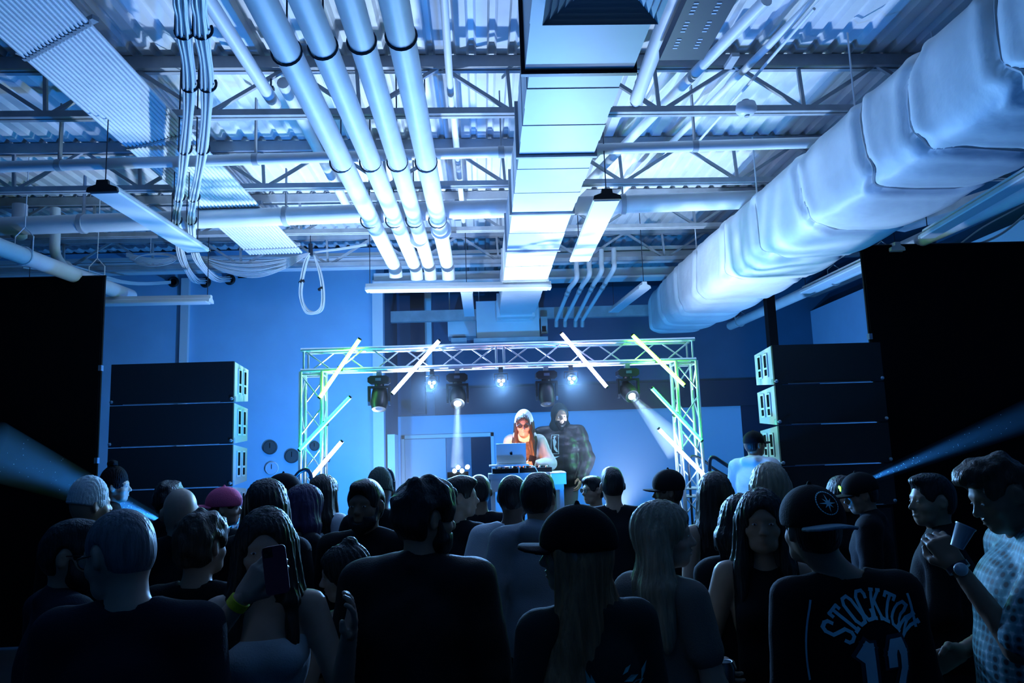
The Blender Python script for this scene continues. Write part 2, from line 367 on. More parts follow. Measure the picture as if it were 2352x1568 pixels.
sc += .010*np.minimum(dist, .5)*3
wr = np.zeros_like(YY)
for k_ in range(14):
    fy = rng.uniform(1.5, 16); fa = rng.integers(1, 9); ph = rng.uniform(0, 6.3); wr += np.sin(fy*YY+fa*A[None, :]+ph+1.2*np.sin(2*YY+ph)+.8*np.sin(3*A[None, :]+ph))/ (fy**.6)
wr = np.abs(wr)**.8*np.sign(wr)
sc += .011*wr*(.5+1.2*np.exp(-dist/.15))
end = np.clip((YY-10.6)/1.6, 0, 1)
cxw, czw = (x0w+x1w)/2, (z0w+z1w)/2
Xw = cxw+.022*(9-YY)*(YY < 9)-.02*end+ux[None, :]*(x1w-x0w)/2*sc*(1-.12*end); Zw = czw+uz[None, :]*(z1w-z0w)/2*sc*(1-.12*end)
sag = .035*np.sin(np.clip(dist, 0, .5)*np.pi)*(uz[None, :] < 0)
Zw = Zw-sag
vs = np.stack([Xw, YY, Zw], -1).reshape(-1, 3); L = len(ys)
fs = [(i*nn+j, (i+1)*nn+j, (i+1)*nn+(j+1) % nn, i*nn+(j+1) % nn) for i in range(L-1) for j in range(nn)]+[tuple(range(nn-1, -1, -1)), tuple((L-1)*nn+j for j in range(nn))]
MB().add(vs.tolist(), fs).build('insulation_wrap', M['wrap'], t, True)
for i, s_ in enumerate(seams[1:-2]):
    pts = []
    for a_ in np.linspace(0, 2*np.pi, 48, endpoint=False):
        c_, q_ = math.cos(a_), math.sin(a_); g = .955
        pts.append((cxw+max(0, .022*(9-s_))+math.copysign(abs(c_)**e, c_)*(x1w-x0w)/2*g, s_+.05*math.sin(3*a_+s_*5)+.03*math.sin(7*a_+s_), czw+math.copysign(abs(q_)**e, q_)*(z1w-z0w)/2*g))
    MB().tube(pts, .013, 6, closed=True).build('seam_cord', M['steel'], t, True)
    if i % 2:
        for hx_ in (x0w+.12+max(0, .022*(9-s_)), x1w-.1): MB().tube([(hx_, s_+.25, z1w), (hx_, s_+.25, 5.0)], .008, 6).build('hanger_rod', M['fix'], t)
# ================================================================ CONDUIT RACK (left)
t = thing('conduit_rack', 'flat rack of many thin parallel conduits along the left ceiling', 'conduit rack', (-2.9, 6, 4.53))
Zr = 4.535; L0, L1 = PZ(575, 583, Zr), PZ(692, 579, Zr); N0, N1 = PZ(-45, 40, Zr), PZ(150, -2, Zr)
N0 = N0+(N0-L0)*.1; N1 = N1+(N1-L1)*.15
nc = 18
for i in range(nc):
    u = i/(nc-1); a = N0.lerp(N1, u); b = L0.lerp(L1, u)
    MB().tube([a, b], .0165, 8).build('conduit', M['pipe'], t, True)
for yy in (52, 303, 471, 566):
    aa = PZ(150*1.0+(690-150)*yy/578, yy, Zr).y; u = (aa-N1.y)/(L1.y-N1.y)
    k = MB(); k.bar(N0.lerp(L0, u)+Vector((-.05, 0, .03)), N1.lerp(L1, u)+Vector((.05, 0, .03)), .045, .03); 
    k.build('strut', M['steel'], t)
    for i in range(nc):
        c = N0.lerp(L0, u).lerp(N1.lerp(L1, u), i/(nc-1)); MB().box(c+Vector((0, 0, .0)), (.036, .03, .04)).build('conduit_clamp', M['steel'], t)
# ================================================================ CABLE BUNDLES WITH HOOKS
hooks = [(75, .055), (198, .055), (345, .05), (455, .05), (508, .05)]
for bi, (bx0, bx1, lab, x_end, y_end) in enumerate([(422, 412, 'left one of two white cable bundles slung in hooks', 470, 646), (463, 446, 'right one of two white cable bundles slung in hooks', 527, 641)]):
    Zb = 4.27; t = thing('cable_bundle', lab, 'cable', PZ(bx0, 300, Zb), 'cable bundles slung in loading hooks')
    kp = [(bx0-8, -60), (bx0-5, 0), (bx0+2, 75), (bx0+14, 198), (bx0+3, 345), (bx1, 455), (bx1-6, 508), (bx1+6, 590)]
    xs_ = []
    base = [PZ(x, y, Zb) for i, (x, y) in enumerate(kp)]
    endp = P(x_end, y_end, YL-.02)
    base = base+[base[-1].lerp(endp, .5)+Vector((0, 0, -.12)), endp]
    sp = spline(base, 7)
    for k_ in range(13):
        q = k_*2.4; rr = .037*math.sqrt((k_+.5)/13); pts = []
        for i, p in enumerate(sp):
            spread = 1.1+.12*math.cos(i*.9); tw = q+.03*math.sin(i*.9+k_)
            pts.append(p+Vector((math.cos(tw)*rr*spread, 0, math.sin(tw)*rr*spread)))
        MB().tube(pts, .0085, 6).build('cable', M['cable'], t, True)
    for hy, hr in hooks:
        i0 = [y for x, y in kp].index(hy); c = base[i0]
        h = tag(MB().tube(arc(c+Vector((0, 0, .015)), hr, math.pi, 2*math.pi+.5, 10)[:], .009, 8).build('j_hook', M['hook'], None, True), None, 'hook', 'steel hooks under the cable bundles')
        k = MB(); k.tube(arc(c+Vector((0, 0, .01)), hr, math.pi*.98, 2*math.pi+.4, 10)+[], .009, 8)
        h['label'] = ('dark hook carrying the %s white cable bundle, %s from the top' % (('left', 'right')[bi], ('first', 'second', 'third', 'fourth', 'fifth')[[y for y, _ in hooks].index(hy)]))
        m2 = MB(); m2.tube([c+Vector((-hr, 0, .015)), c+Vector((-hr, 0, .12)), Vector((c.x-hr, c.y, 4.95))], .006, 6); st = m2.build('hook_stem', M['hook'], h)
# sleeves in the wall
for px, py, l in [(398, 647, 'black wall sleeve beside the top of the pilaster, leftmost'), (472, 648, 'middle black wall sleeve with a cable bundle entering'), (528, 642, 'right black wall sleeve with a cable bundle entering')]:
    c = P(px, py, YL-.05); t = thing('wall_sleeve', l, 'sleeve', c, 'round cable sleeves in the wall')
    MB().tube([c+Vector((math.cos(q)*.065, 0, math.sin(q)*.065)) for q in [2*math.pi*j/18 for j in range(18)]], .02, 8, closed=True).build('sleeve_rim', M['rubber'], t, True)
    MB().lathe([(.055, 0), (.055, .04)], c+Vector((0, .0, 0)), (0, 1, 0), 16).build('sleeve_bore', M['black'], t)
# third bundle coming from the left, behind the screen
t = thing('cable_bundle', 'white cable bundle reaching the leftmost wall sleeve', 'cable', P(300, 640, 10.5))
for k_ in range(9):
    o_ = Vector((0, 0, .013*math.sin(k_*2.2)+.01*math.cos(k_))); o2 = Vector((0, .05*math.sin(k_*1.7), .05*math.cos(k_*1.3)))
    MB().tube(spline([P(60, 600, 9.6)+o2*2, P(180, 622, 10.2)+o2, P(300, 650, 10.9)+o_, P(396, 648, YL-.02)+o_]), .010, 6).build('cable', M['cable'], t, True)
# draped wire bundle and hanging coil
t = thing('draped_wires', 'bundle of thin pale wires sagging along the top of the left wall', 'cable', P(600, 600, 10.4))
for k_ in range(12):
    s_ = (k_-6)/6; j_ = .03*math.sin(k_*1.9)
    pts = [P(290, 585+4*s_, 10.4), P(360, 600+5*s_, 10.4), P(440, 590+4*s_, 10.4), P(520, 600+14*(s_+1), 10.4+j_), P(590, 600+20*(s_+1), 10.4+j_), P(660, 592+12*(s_+1), 10.4), P(712, 582+2*s_, 10.4), P(780, 572+2*s_, 10.4), P(842, 562+2*s_, 10.4)]
    MB().tube(spline(pts), .0075, 5).build('wire', M['cable'], t, True)
t = thing('coiled_cable', 'loop of pale cable tied up and hanging in front of the left wall', 'cable', P(715, 640, 10.2))
for k_ in range(10):
    s_ = .018*math.cos(k_*2.1); d_ = .03*math.sin(k_*1.3)
    pts = [P(712, 582, 10.2), P(702, 600, 10.2), P(693, 640, 10.2), P(690, 680, 10.2), P(702, 708+k_, 10.2), P(720, 716+k_*.6, 10.2), P(738, 702+k_, 10.2), P(741, 670, 10.2), P(734, 625, 10.2), P(722, 588, 10.2)]
    MB().tube(spline([p+Vector((s_*(1 if i not in (0, 9) else .2), d_, 0)) for i, p in enumerate(pts)]), .0085, 6).build('cable', M['cable'], t, True)
for px, py in ((693, 647), (737, 663)):
    MB().tube([P(px-1, py-2, 10.2), P(px+1, py+2, 10.2)], .042, 10).build('cable_tie', M['rubber'], t, True)
MB().tube([P(713, 560, 10.2), P(714, 586, 10.2)], .03, 8).build('clamp', M['hook'], t, True); c_ = P(713, 560, 10.2); MB().tube([c_, Vector((c_.x, c_.y, ZD+.01))], .006, 6).build('hanger_rod', M['hook'], t)
for k_, (cx_, rr, n_) in enumerate([(345, 34, 5), (468, 18, 3)]):
    t = thing('coiled_cable', ('loose coil of thin wire lying below the left end of the oblique light', 'small coil of wire on the bottom chord behind the hooked cables')[k_], 'cable', P(cx_, 590, 10.1))
    for j in range(n_):
        c = P(cx_+j*3, (592, 530)[k_]+j, 10.1); r_ = rr/1750*10.1
        if j == 0: MB().tube([c+Vector((0, 0, r_*.3)), Vector((c.x, c.y, ZD+.01))], .004, 6).build('tie_wire', M['cable'], t)
        MB().tube([c+Vector((math.cos(q)*r_*1.4, .05*math.sin(q), math.sin(q)*r_*(.28+.06*j))) for q in [2*math.pi*i/24 for i in range(24)]], .006, 5, closed=True).build('cable', M['cable'], t, True)
# ================================================================ LIGHT FIXTURES (unlit)
def fixture(label, a, b, wdt=.23, ends=True, wire_up=True, perforated=False, h=.07):
    a = Vector(a); b = Vector(b); d = (b-a).normalized(); s = Vector((0, 0, 1)).cross(d).normalized(); z = Vector((0, 0, 1)); L = (b-a).length
    t = thing('light_fixture', label, 'light', (a+b)/2, 'unlit suspended strip lights')
    prof = [(-wdt/2, 0), (wdt/2, 0), (wdt/2*.93, h*.45), (wdt*.2, h*.75), (wdt*.18, h*1.25), (-wdt*.18, h*1.25), (-wdt*.2, h*.75), (-wdt/2*.93, h*.45)]
    MB().prism(prof, a, s, z, d*L).build('housing', M['fix'], t)
    MB().prism([(-wdt*.46, -.012), (wdt*.46, -.012), (wdt*.49, 0), (-wdt*.49, 0)], a+d*.01, s, z, d*(L-.02)).build('lens', M['lens'], t)
    for e_, q in ((a, -1), (b, 1)):
        MB().prism([(x*1.04, y*1.05-.006) for x, y in prof], e_+d*(q*.0 if q > 0 else -.03), s, z, d*.03).build('end_cap', M['dark'] if not ends else M['fix'], t)
        c = e_-d*q*.02
        MB().tube([c+z*h*1.2, Vector((c.x, c.y, ZD+.01))], .005, 6).build('suspension_wire', M['hook'], t)
    return t
Zf = 3.93
fixture('strip light hanging obliquely left, in front of the thick pipe', PZ(238, 440, Zf), PZ(455, 577, Zf), ends=False)
fixture('strip light hanging obliquely right of the square duct', PZ(1394, 458, Zf), PZ(1331, 599, Zf), ends=False)
fixture('strip light hanging crosswise in front of the duct above the truss', P(846, 668, 9.35), P(1260, 662, 9.35), .17)
fixture('strip light hanging crosswise above the left black screen', P(60, 702, 9.3), P(480, 694, 9.3), .17)
fixture('long strip light under the right pipe, upper part', PZ(2500, 330, 3.8), PZ(2130, 545, 3.8), .15)
fixture('long strip light under the right pipe, lower part', PZ(2060, 575, 3.8), PZ(1850, 672, 3.8), .15)
for px0, py0, px1, py1, l in [(1072, 672, 1078, 725, 'short strip light in the recess left of the air handler'), (1480, 662, 1410, 716, 'short strip light in the recess left of the wrapped duct end')]:
    fixture(l, PZ(px0, py0, 3.95), PZ(px1, py1, 3.95), .16)
# perforated linear uplight
t = thing('perforated_light', 'dark perforated linear light at the top edge beside the duct', 'light', PZ(1565, 140, 4.4))
Zp = 4.45; a = PZ(1565, 138, Zp); b = PZ(1640, -60, Zp); d = Vector((0, 1, 0)); 
wv = (PZ(1615, 138, Zp).x-PZ(1515, 138, Zp).x); b = Vector((a.x+.03, a.y-1.9, a.z))
sd = Vector((1, 0, 0))
MB().box2((a.x-wv/2, b.y, Zp), (a.x+wv/2, a.y, Zp+.07)).build('housing', mat('dark_blue_housing', (.03, .045, .08), .5), t)
sl = mat('slot_pale', (.5, .6, .7), .5)
for g in range(9):
    for j in range(4):
        y = a.y-.16-g*.2-j*.036
        for sx in (-.28, .18): MB().box((a.x+wv*sx, y, Zp-.001), (.03, .014, .004)).build('slot', sl, t)
# ================================================================ SMOKE DETECTOR
c = PZ(1715, 262, 4.5); t = thing('smoke_detector', 'round white smoke detector under the second joist', 'smoke detector', c)
MB().lathe([(.075, .09), (.085, .05), (.085, .03), (.06, .0), (.03, -.012)], c, n=24).build('housing', M['fix'], t, True)
MB().lathe([(.02, 0), (.02, -.01)], c+Vector((0, 0, -.012)), n=12).build('test_button', M['steel'], t, True)
MB().box(c+Vector((-.2, -.3, .3)), (.06, .2, .03)).build('bracket', M['steel'], t)
tag(MB().tube([c+Vector((0, 0, .0))+Vector((0, 0, .085)), c+Vector((0, 0, .12))], .03, 10).build('detector_mount', M['steel'], t)) 
# ================================================================ SMALL PIPE GROUP right of duct
for i, (xa, xb) in enumerate([(1324, 1278), (1353, 1298), (1381, 1322), (1410, 1338)]):
    t = thing('drop_pipe', ('leftmost', 'second', 'third', 'rightmost')[i]+' of four bent white pipes beside the wrapped duct end', 'pipe', P(xa, 640, 10.6), 'four bent pipes beside the duct end')
    a = P(xa, 578-i*2, 10.7); b = P(xa, 640-i*8, 10.6); c = P(xa-16, 662-i*6, 10.9); d_ = P(xb, 735, 12.2)
    MB().tube(spline([a, a.lerp(b, .6), b, c], 6), .036, 12).build('pipe_run', M['pipe'], t, True)
    MB().tube([c, d_], .030, 12).build('pipe_run', M['duct'], t, True)
    dr = (d_-c).normalized()
    for u in (.06, .2): MB().tube([c+dr*u, c+dr*(u+.05)], .038, 12).build('joint_band', M['steel'], t, True)
    MB().tube([d_, d_+Vector((0, .05, -.1))], .034, 12).build('end_cap', M['steel'], t, True)
# ================================================================ AIR HANDLER in the recess
t = thing('air_handler', 'large grey air handler box at the far end of the square duct', 'air handler', P(1175, 770, 12.5))
q = lambda px, py, Y: P(px, py, Y)
a = q(1093, 692, 12.3); b = q(1240, 776, 12.3)
MB().box2((a.x, 12.3, b.z), (b.x, 13.1, a.z)).build('casing', M['duct'], t)
MB().box2((q(1088, 780, 12.2).x, 12.15, q(1088, 786, 12.2).z), (q(1258, 780, 12.2).x, 13.2, q(1088, 778, 12.2).z)).build('drip_tray', M['steel'], t)
MB().box2((q(1242, 727, 12.3).x, 12.3, q(1240, 765, 12.3).z), (q(1257, 727, 12.3).x, 12.45, q(1240, 727, 12.3).z)).build('control_box', M['steel'], t)
MB().box2((q(1245, 750, 12.28).x, 12.285, q(1240, 761, 12.28).z), (q(1254, 750, 12.28).x, 12.3, q(1240, 749, 12.28).z)).build('display', M['black'], t)
for px in (1098, 1236): MB().tube([q(px, 776, 12.35), q(px, 782, 12.35)], .02, 8).build('foot', M['steel'], t)
for px in (1100, 1235): MB().tube([q(px, 692, 12.5), Vector((q(px, 692, 12.5).x, 12.5, 5.0))], .01, 6).build('hanger_rod', M['steel'], t)
t = thing('air_handler', 'smaller box unit left of the large air handler in the recess', 'air handler', P(1060, 750, 12.8))
a = q(1028, 732, 12.7); b = q(1094, 771, 12.7); MB().box2((a.x, 12.7, b.z), (b.x, 13.2, a.z)).build('casing', M['duct'], t)
a = q(1036, 776, 12.6); b = q(1072, 784, 12.6); MB().box2((a.x, 12.6, b.z), (b.x, 12.9, a.z)).build('pipe_tray', M['steel'], t)
MB().tube([q(1033, 732, 12.75), Vector((q(1033, 732, 12.75).x, 12.75, 5.0))], .01, 6).build('hanger_rod', M['steel'], t)
c = q(980, 740, 12.9); tag(MB().box2((c.x-.06, 13.2, z2-.05), (c.x+.06, YB, 5.0)).build('column', M['trim']), 'slim pale column inside the recess behind the truss', 'column')
tag(MB().box2((q(932, 0, 13).x+.0, 12.95, zs+.02), (q(975, 800, 13).x, 13.3, 4.9)).build('wall_panel', M['navy']), 'dark panel inside the recess beside the slim column', 'panel')
# right-hand column, pipe with clevis hangers, wires
a = q(1766, 750, 9.6); tag(MB().box2((a.x, 9.6, 0), (a.x+.11, 9.72, 4.6)).build('column', M['black']), 'black post behind the right speaker stack', 'column')
t = thing('sloping_pipe', 'long pale pipe in ring hangers right of the wrapped duct', 'pipe', PZ(1900, 640, 3.9))
a = PZ(2460, 395, 3.92); b = PZ(1678, 748, 3.92)
MB().tube([a, b], .075, 16).build('pipe_run', M['pipe'], t, True)
for py in (738, 706, 640, 590):
    u = (py-395)/(748-395); c = PZ(2460+(1678-2460)*u, py, 3.92)
    k = MB(); k.tube([c+Vector((math.cos(w_)*.085, 0, math.sin(w_)*.085)) for w_ in [2*math.pi*j/16 for j in range(16)]], .009, 6, closed=True)
    k.tube([c+Vector((-.085, 0, 0)), c+Vector((-.085, 0, .12)), c+Vector((0, 0, .19)), c+Vector((.085, 0, .12)), c+Vector((.085, 0, 0))], .007, 6)
    k.tube([c+Vector((0, 0, .19)), c+Vector((0, 0, 1.1))], .006, 6); k.build('hanger', M['steel'], t)
for i, pts in enumerate([[(2205, 560), (2260, 520), (2352, 470), (2420, 430)], [(2200, 572), (2270, 552), (2330, 515), (2420, 430)]]):
    tag(MB().tube(spline([P(x, y, 7.8) for x, y in pts]), (.008, .014)[i], 6).build('power_cord', M['cable'], None, True), ('thin', 'thick')[i]+' pale cord sagging above the right black screen', 'cord')
for px, py, px1, py1, l in [(1795, 700, 2120, 560, 'grey duct rail right of the wrapped duct, lower'), (2060, 520, 2352, 430, 'grey duct rail right of the wrapped duct, upper')]:
    a = PZ(px, py, 4.5); b = PZ(px1, py1, 4.5); tag(MB().bar(a, b, .28, .12).build('side_duct', M['steel']), l, 'duct')
# ================================================================ WALL DISCS
for px, py, rr, l in [(621, 1027, 16, 'dark round disc on the left wall, uppermost'), (671, 1047, 16, 'dark round disc on the wall beside the left truss tower'), (625, 1075, 15, 'pale ringed disc on the wall below the uppermost one'), (723, 1024, 11, 'dark round disc on the wall seen through the left tower')]:
    c = P(px, py, YL-.02); r_ = rr/1750*YL
    t = thing('wall_disc', l, 'wall disc', c, 'round discs hung on the left wall')
    MB().lathe([(r_, 0), (r_, -.02), (r_*.9, -.03), (r_*.85, -.02)], c, (0, 1, 0), 28).build('rim', M['trim'] if rr == 15 else M['clock'], t, True)
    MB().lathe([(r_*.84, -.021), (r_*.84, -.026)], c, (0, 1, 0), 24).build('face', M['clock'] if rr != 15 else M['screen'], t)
    MB().bar(c+Vector((0, -.03, -r_*.1)), c+Vector((0, -.03, r_*.6)), .012, .006).build('hand', M['black'], t)
# thermostat slot
tag(MB().box(P(557, 637, YL-.01), (.13, .02, .015)).build('wall_slot', M['black']), 'short dark slot high on the left wall beside the sleeves', 'vent')
# ================================================================ STAGE
YT = 8.0; ZS = .6
xtl = P(720, 900, YT).x; xtr = P(1574, 900, YT).x
t = thing('stage', 'low black stage platform behind the crowd', 'stage', (0, 8.4, 0))
for i in range(3):
    for j in range(2):
        x0 = xtl+.25+i*1.16; y0 = 7.25+j*1.22
        MB().box2((x0, y0, ZS-.12), (x0+1.15, y0+1.21, ZS)).build('deck_panel', M['stage'], t)
        for ax in (.06, 1.09):
            for ay in (.06, 1.15): MB().tube([(x0+ax, y0+ay, 0), (x0+ax, y0+ay, ZS-.12)], .024, 8).build('leg', M['alu'], t)
# ---- trusses
TW = .215
def truss(name, label, a, b, up=(0, 0, 1), seg=.33, w_=TW):
    a = Vector(a); b = Vector(b); d = (b-a).normalized(); L = (b-a).length
    v = Vector((0, 1, 0)); u = d.cross(v).normalized(); t = thing(name, label, 'truss', a)
    cs = [(u*sx+v*sy)*(w_/2) for sx, sy in ((-1, -1), (1, -1), (1, 1), (-1, 1))]
    for c in cs: MB().tube([a+c, b+c], .021, 12).build('chord', M['alu'], t, True)
    n = max(1, round(L/seg)); sg = L/n
    for f_ in range(4):
        c0, c1 = cs[f_], cs[(f_+1) % 4]
        for i in range(n):
            p, q = (c0, c1) if i % 2 else (c1, c0)
            p0 = a+d*(i*sg+.03)+p; p1 = a+d*((i+1)*sg-.03)+q
            if (a+d*i*sg).z > .7 or abs(d.z) < .5: MB().tube([p0, p1], .008, 6, cap=False).build('brace', M['alu'], t, True)
        for s_ in (.03, L/2-.04, L/2+.04, L-.03) if L > 2 else (.03, L-.03):
            MB().tube([a+d*s_+c0, a+d*s_+c1], .011, 6, cap=False).build('end_brace', M['alu'], t, True)
    return t
zbt = (P(1150, 797, YT).z+P(1150, 838, YT).z)/2
truss('truss_tower', 'left upright tower of the aluminium stage truss', (xtl, YT, .0), (xtl, YT, zbt-TW/2-.01))
truss('truss_tower', 'right upright tower of the aluminium stage truss', (xtr, YT, .0), (xtr, YT, zbt-TW/2-.01))
truss('truss_beam', 'horizontal aluminium box truss spanning above the stage', (xtl-TW/2, YT, zbt), (xtr+TW/2, YT, zbt))
for x in (xtl, xtr):
    t_ = thing('base_plate', 'steel base plate under the %s truss tower' % ('left' if x < 0 else 'right'), 'base plate', (x, YT, 0)); 
    MB().box((x, YT, .012), (.5, .5, .012)).build('plate', M['dark'], t_)
    for s_ in (-1, 1):
        for q_ in (-1, 1): MB().lathe([(.02, 0), (.02, .018)], (x+s_*.2, YT+q_*.2, .018), n=8).build('bolt', M['alu'], t_)
# ---- LED tubes
def em(name, col, s, base=(.8, .8, .8)): return mat(name, base, .4, em=col, es=s)
tubes = [((825, 780), (735, 912), (.11, 1.0, .005), 'yellow-green glowing tube crossing the left end of the truss beam'), ((1008, 783), (902, 903), (.36, .50, 1.0), 'white glowing tube crossing the truss beam left of centre'),
         ((803, 913), (689, 1032), (.002, 1.0, .33), 'turquoise-green glowing tube on the left truss tower'), ((784, 1015), (715, 1096), (.36, .52, 1.0), 'lowest white glowing tube at the left tower'),
         ((1290, 766), (1393, 888), (.50, .46, 1.0), 'white glowing tube crossing the truss beam right of centre'), ((1453, 770), (1571, 884), (.14, 1.0, .004), 'yellow-green glowing tube crossing the right end of the truss beam'),
         ((1498, 892), (1610, 1011), (.0025, 1.0, .012), 'green glowing tube on the right truss tower'), ((1514, 986), (1616, 1090), (.34, .54, 1.0), 'lowest white glowing tube at the right tower')]
for i, (p0, p1, col, lab) in enumerate(tubes):
    a = P(*p0, YT-.24); b = P(*p1, YT-.24); d = (b-a).normalized(); t = thing('led_tube', lab, 'light tube', (a+b)/2, 'glowing tubes clamped to the truss')
    MB().tube([a, b], .019, 14).build('tube', em('tube_glow_%d' % i, col, 50.0), t, True)
    for e_, s_ in ((a, -1), (b, 1)): MB().tube([e_, e_+d*s_*.018], .021, 14).build('end_cap', M['dark'], t, True)
    m_ = a.lerp(b, .5); k = MB(); k.tube([m_+Vector((0, .02, 0)), m_+Vector((0, .15, 0))], .012, 8); k.box(m_+Vector((0, .03, 0)), (.05, .03, .05)); k.build('clamp', M['dark'], t)
# ---- moving heads
def moving_head(label, px, lit, tilt, pan=0):
    c = P(px, 862, YT); c.z = zbt-TW/2-.02; t = thing('moving_head_light', label, 'stage light', c, 'moving head lights under the truss beam')
    k = MB(); k.box(c+Vector((0, 0, -.02)), (.05, .08, .05)); k.tube([c+Vector((0, 0, -.02)), c+Vector((0, 0, -.07))], .018, 8); k.build('clamp', M['alu'], t)
    b = c+Vector((0, 0, -.09))
    MB().prism([(-.11, -.025), (-.085, -.045), (.085, -.045), (.11, -.025), (.11, .02), (.08, .04), (-.08, .04), (-.11, .02)], b+Vector((0, -.09, 0)), (1, 0, 0), (0, 0, 1), (0, .18, 0)).build('base', M['dark'], t)
    MB().box(b+Vector((0, -.092, 0)), (.06, .006, .03)).build('display', mat('dim_display', (.05, .07, .1), .2), t)
    y_ = b+Vector((0, 0, -.045)); k = MB()
    k.tube([y_, y_+Vector((0, 0, -.02))], .05, 16)
    k.box(y_+Vector((0, 0, -.03)), (.23, .09, .025))
    for s_ in (-1, 1): k.prism([(-.045, 0), (.045, 0), (.04, -.15), (.02, -.19), (-.02, -.19), (-.04, -.15)], y_+Vector((s_*.105-.011, 0, -.03)), (0, 1, 0), (0, 0, 1), (.022, 0, 0))
    k.build('yoke', M['dark'], t)
    hc = y_+Vector((0, 0, -.155)); ax = Vector((math.sin(pan)*math.cos(tilt), -math.cos(pan)*math.cos(tilt), math.sin(tilt)))
    MB().lathe([(.05, -.13), (.075, -.11), (.085, -.04), (.088, .05), (.078, .10), (.072, .115), (.06, .11)], hc, ax, 24).build('head', M['dark'], t, True)
    MB().lathe([(.055, .100), (.055, .106), (.03, .112)], hc, ax, 20).build('lens', em('lens_glow', (.55, .78, 1.0), 60.0) if lit else mat('dark_lens', (.03, .04, .06), .05, spec=1.0), t, True)
    return hc+ax*.14, ax
h1 = moving_head('dark moving head light, leftmost under the truss beam', 871, False, -1.2)
h2 = moving_head('lit moving head light shining straight down beside the desk', 1050, True, -.75, .0)
h3 = moving_head('dark moving head light above the person in the black puffer jacket', 1254, False, -1.25)
h4 = moving_head('lit moving head light shining down towards the right tower', 1441, True, -.55, .2)
# ---- small pars
for px, lab in ((992, 'small lit wash light hanging left of the straight-down moving head'), (1150, 'small lit wash light hanging at the middle of the beam'), (1311, 'small lit wash light hanging right of the middle')):
    c = P(px, 850, YT); c.z = zbt-TW/2-.02; t = thing('wash_light', lab, 'stage light', c, 'small wash lights under the truss beam')
    k = MB(); k.box(c+Vector((0, 0, -.02)), (.045, .05, .06)); k.build('clamp', M['dark'], t)
    k = MB(); k.tube([c+Vector((-.07, 0, -.13)), c+Vector((-.07, 0, -.06)), c+Vector((.07, 0, -.06)), c+Vector((.07, 0, -.13))], .006, 6); k.build('yoke', M['dark'], t)
    hc = c+Vector((0, 0, -.13)); ax = Vector((0, -.9, -.42)).normalized()
    MB().lathe([(.03, -.07), (.05, -.06), (.058, .03), (.06, .06), (.052, .055)], hc, ax, 20).build('can', M['dark'], t, True)
    u = Vector((1, 0, 0)); v = ax.cross(u)
    for qx, qy in ((0, .024), (-.022, -.016), (.022, -.016)):
        MB().lathe([(.016, .055), (.016, .062), (.008, .066)], hc+u*qx-v*qy, ax, 10).build('led_lens', em('wash_glow', (.35, .62, 1.0), 40.0), t, True)
    lamp('SPOT', 'wash_light_lamp', hc+ax*.09, hc+ax*4, (.18, .46, 1.0), 480, .04, 125, .8)
# ---- speaker arrays
def speaker(label, cx, Y, ztop, side, group, wd, idx):
    H = .405 if side > 0 else .378; D = .46; t = thing('line_array_speaker', label, 'speaker', (cx, Y, ztop-H), group)
    x0, x1 = cx-wd/2, cx+wd/2
    z0, z1 = ztop-H+.004, ztop-.004
    prof = [(x0, Y), (x1, Y), (x1-.03 if 1 else x1, Y+D), (x0+.03, Y+D)]
    # cabinet (wedge in height: the back is lower than the front)
    vs = [(x0, Y, z0), (x1, Y, z0), (x1, Y+D, z0+.035), (x0, Y+D, z0+.035), (x0, Y, z1), (x1, Y, z1), (x1, Y+D, z1-.035), (x0, Y+D, z1-.035)]
    MB().add(vs, [(0, 3, 2, 1), (4, 5, 6, 7), (0, 1, 5, 4), (1, 2, 6, 5), (2, 3, 7, 6), (3, 0, 4, 7)]).build('cabinet', M['cab'], t)
    MB().box2((x0-.005, Y-.03, z0), (x1+.005, Y+.004, z1)).build('front_grille', M['grille'], t)
    MB().box2((x0+.12, Y-.034, z0+.0), (x1-.12, Y-.030, z0+.006)).build('grille_edge', M['alu'], t)
    sx = x1 if side > 0 else x0
    for yy in (.16, .32):
        k = MB(); k.box2((sx-.003, Y+yy-.045, z0+.085), (sx+side*.012, Y+yy+.045, z1-.06)); k.build('handle_frame', M['trim'], t)
        k = MB(); k.box2((sx+side*.006, Y+yy-.03, z0+H*.47), (sx+side*.014, Y+yy+.03, z1-.075)); k.build('handle_recess', M['black'], t)
        k = MB(); k.box2((sx+side*.006, Y+yy-.03, z0+.10), (sx+side*.014, Y+yy+.03, z0+H*.42)); k.build('handle_recess', M['black'], t)
    for zz in (z0+.03,):
        for ss in (x0+.01, x1-.01): 
            MB().lathe([(.016, 0), (.016, -.03), (.009, -.035)], (ss, Y-.01, zz), (0, 1, 0), 10).build('rigging_pin', M['alu'], t, True)
            MB().box((ss, Y+.03, zz), (.03, .05, .05)).build('rigging_plate', M['alu'], t)
Ysp = 7.55
al = P(258, 900, Ysp).x; bl_ = P(537, 900, Ysp).x; zt_ = P(400, 833, Ysp).z
on = ['top', 'second', 'third', 'lowest visible']
for i in range(4): speaker(on[i]+' speaker cabinet of the left stack', (al+bl_)/2, Ysp, zt_-i*.405, 1, 'left line array stack', bl_-al, i)
Ysr = 7.05; ar = P(1780, 900, Ysr).x; br = P(2028, 900, Ysr).x; zr_ = P(1900, 789, Ysr).z
for i in range(4): speaker(on[i]+' speaker cabinet of the right stack', (ar+br)/2, Ysr, zr_-i*.378, -1, 'right line array stack', br-ar, i)
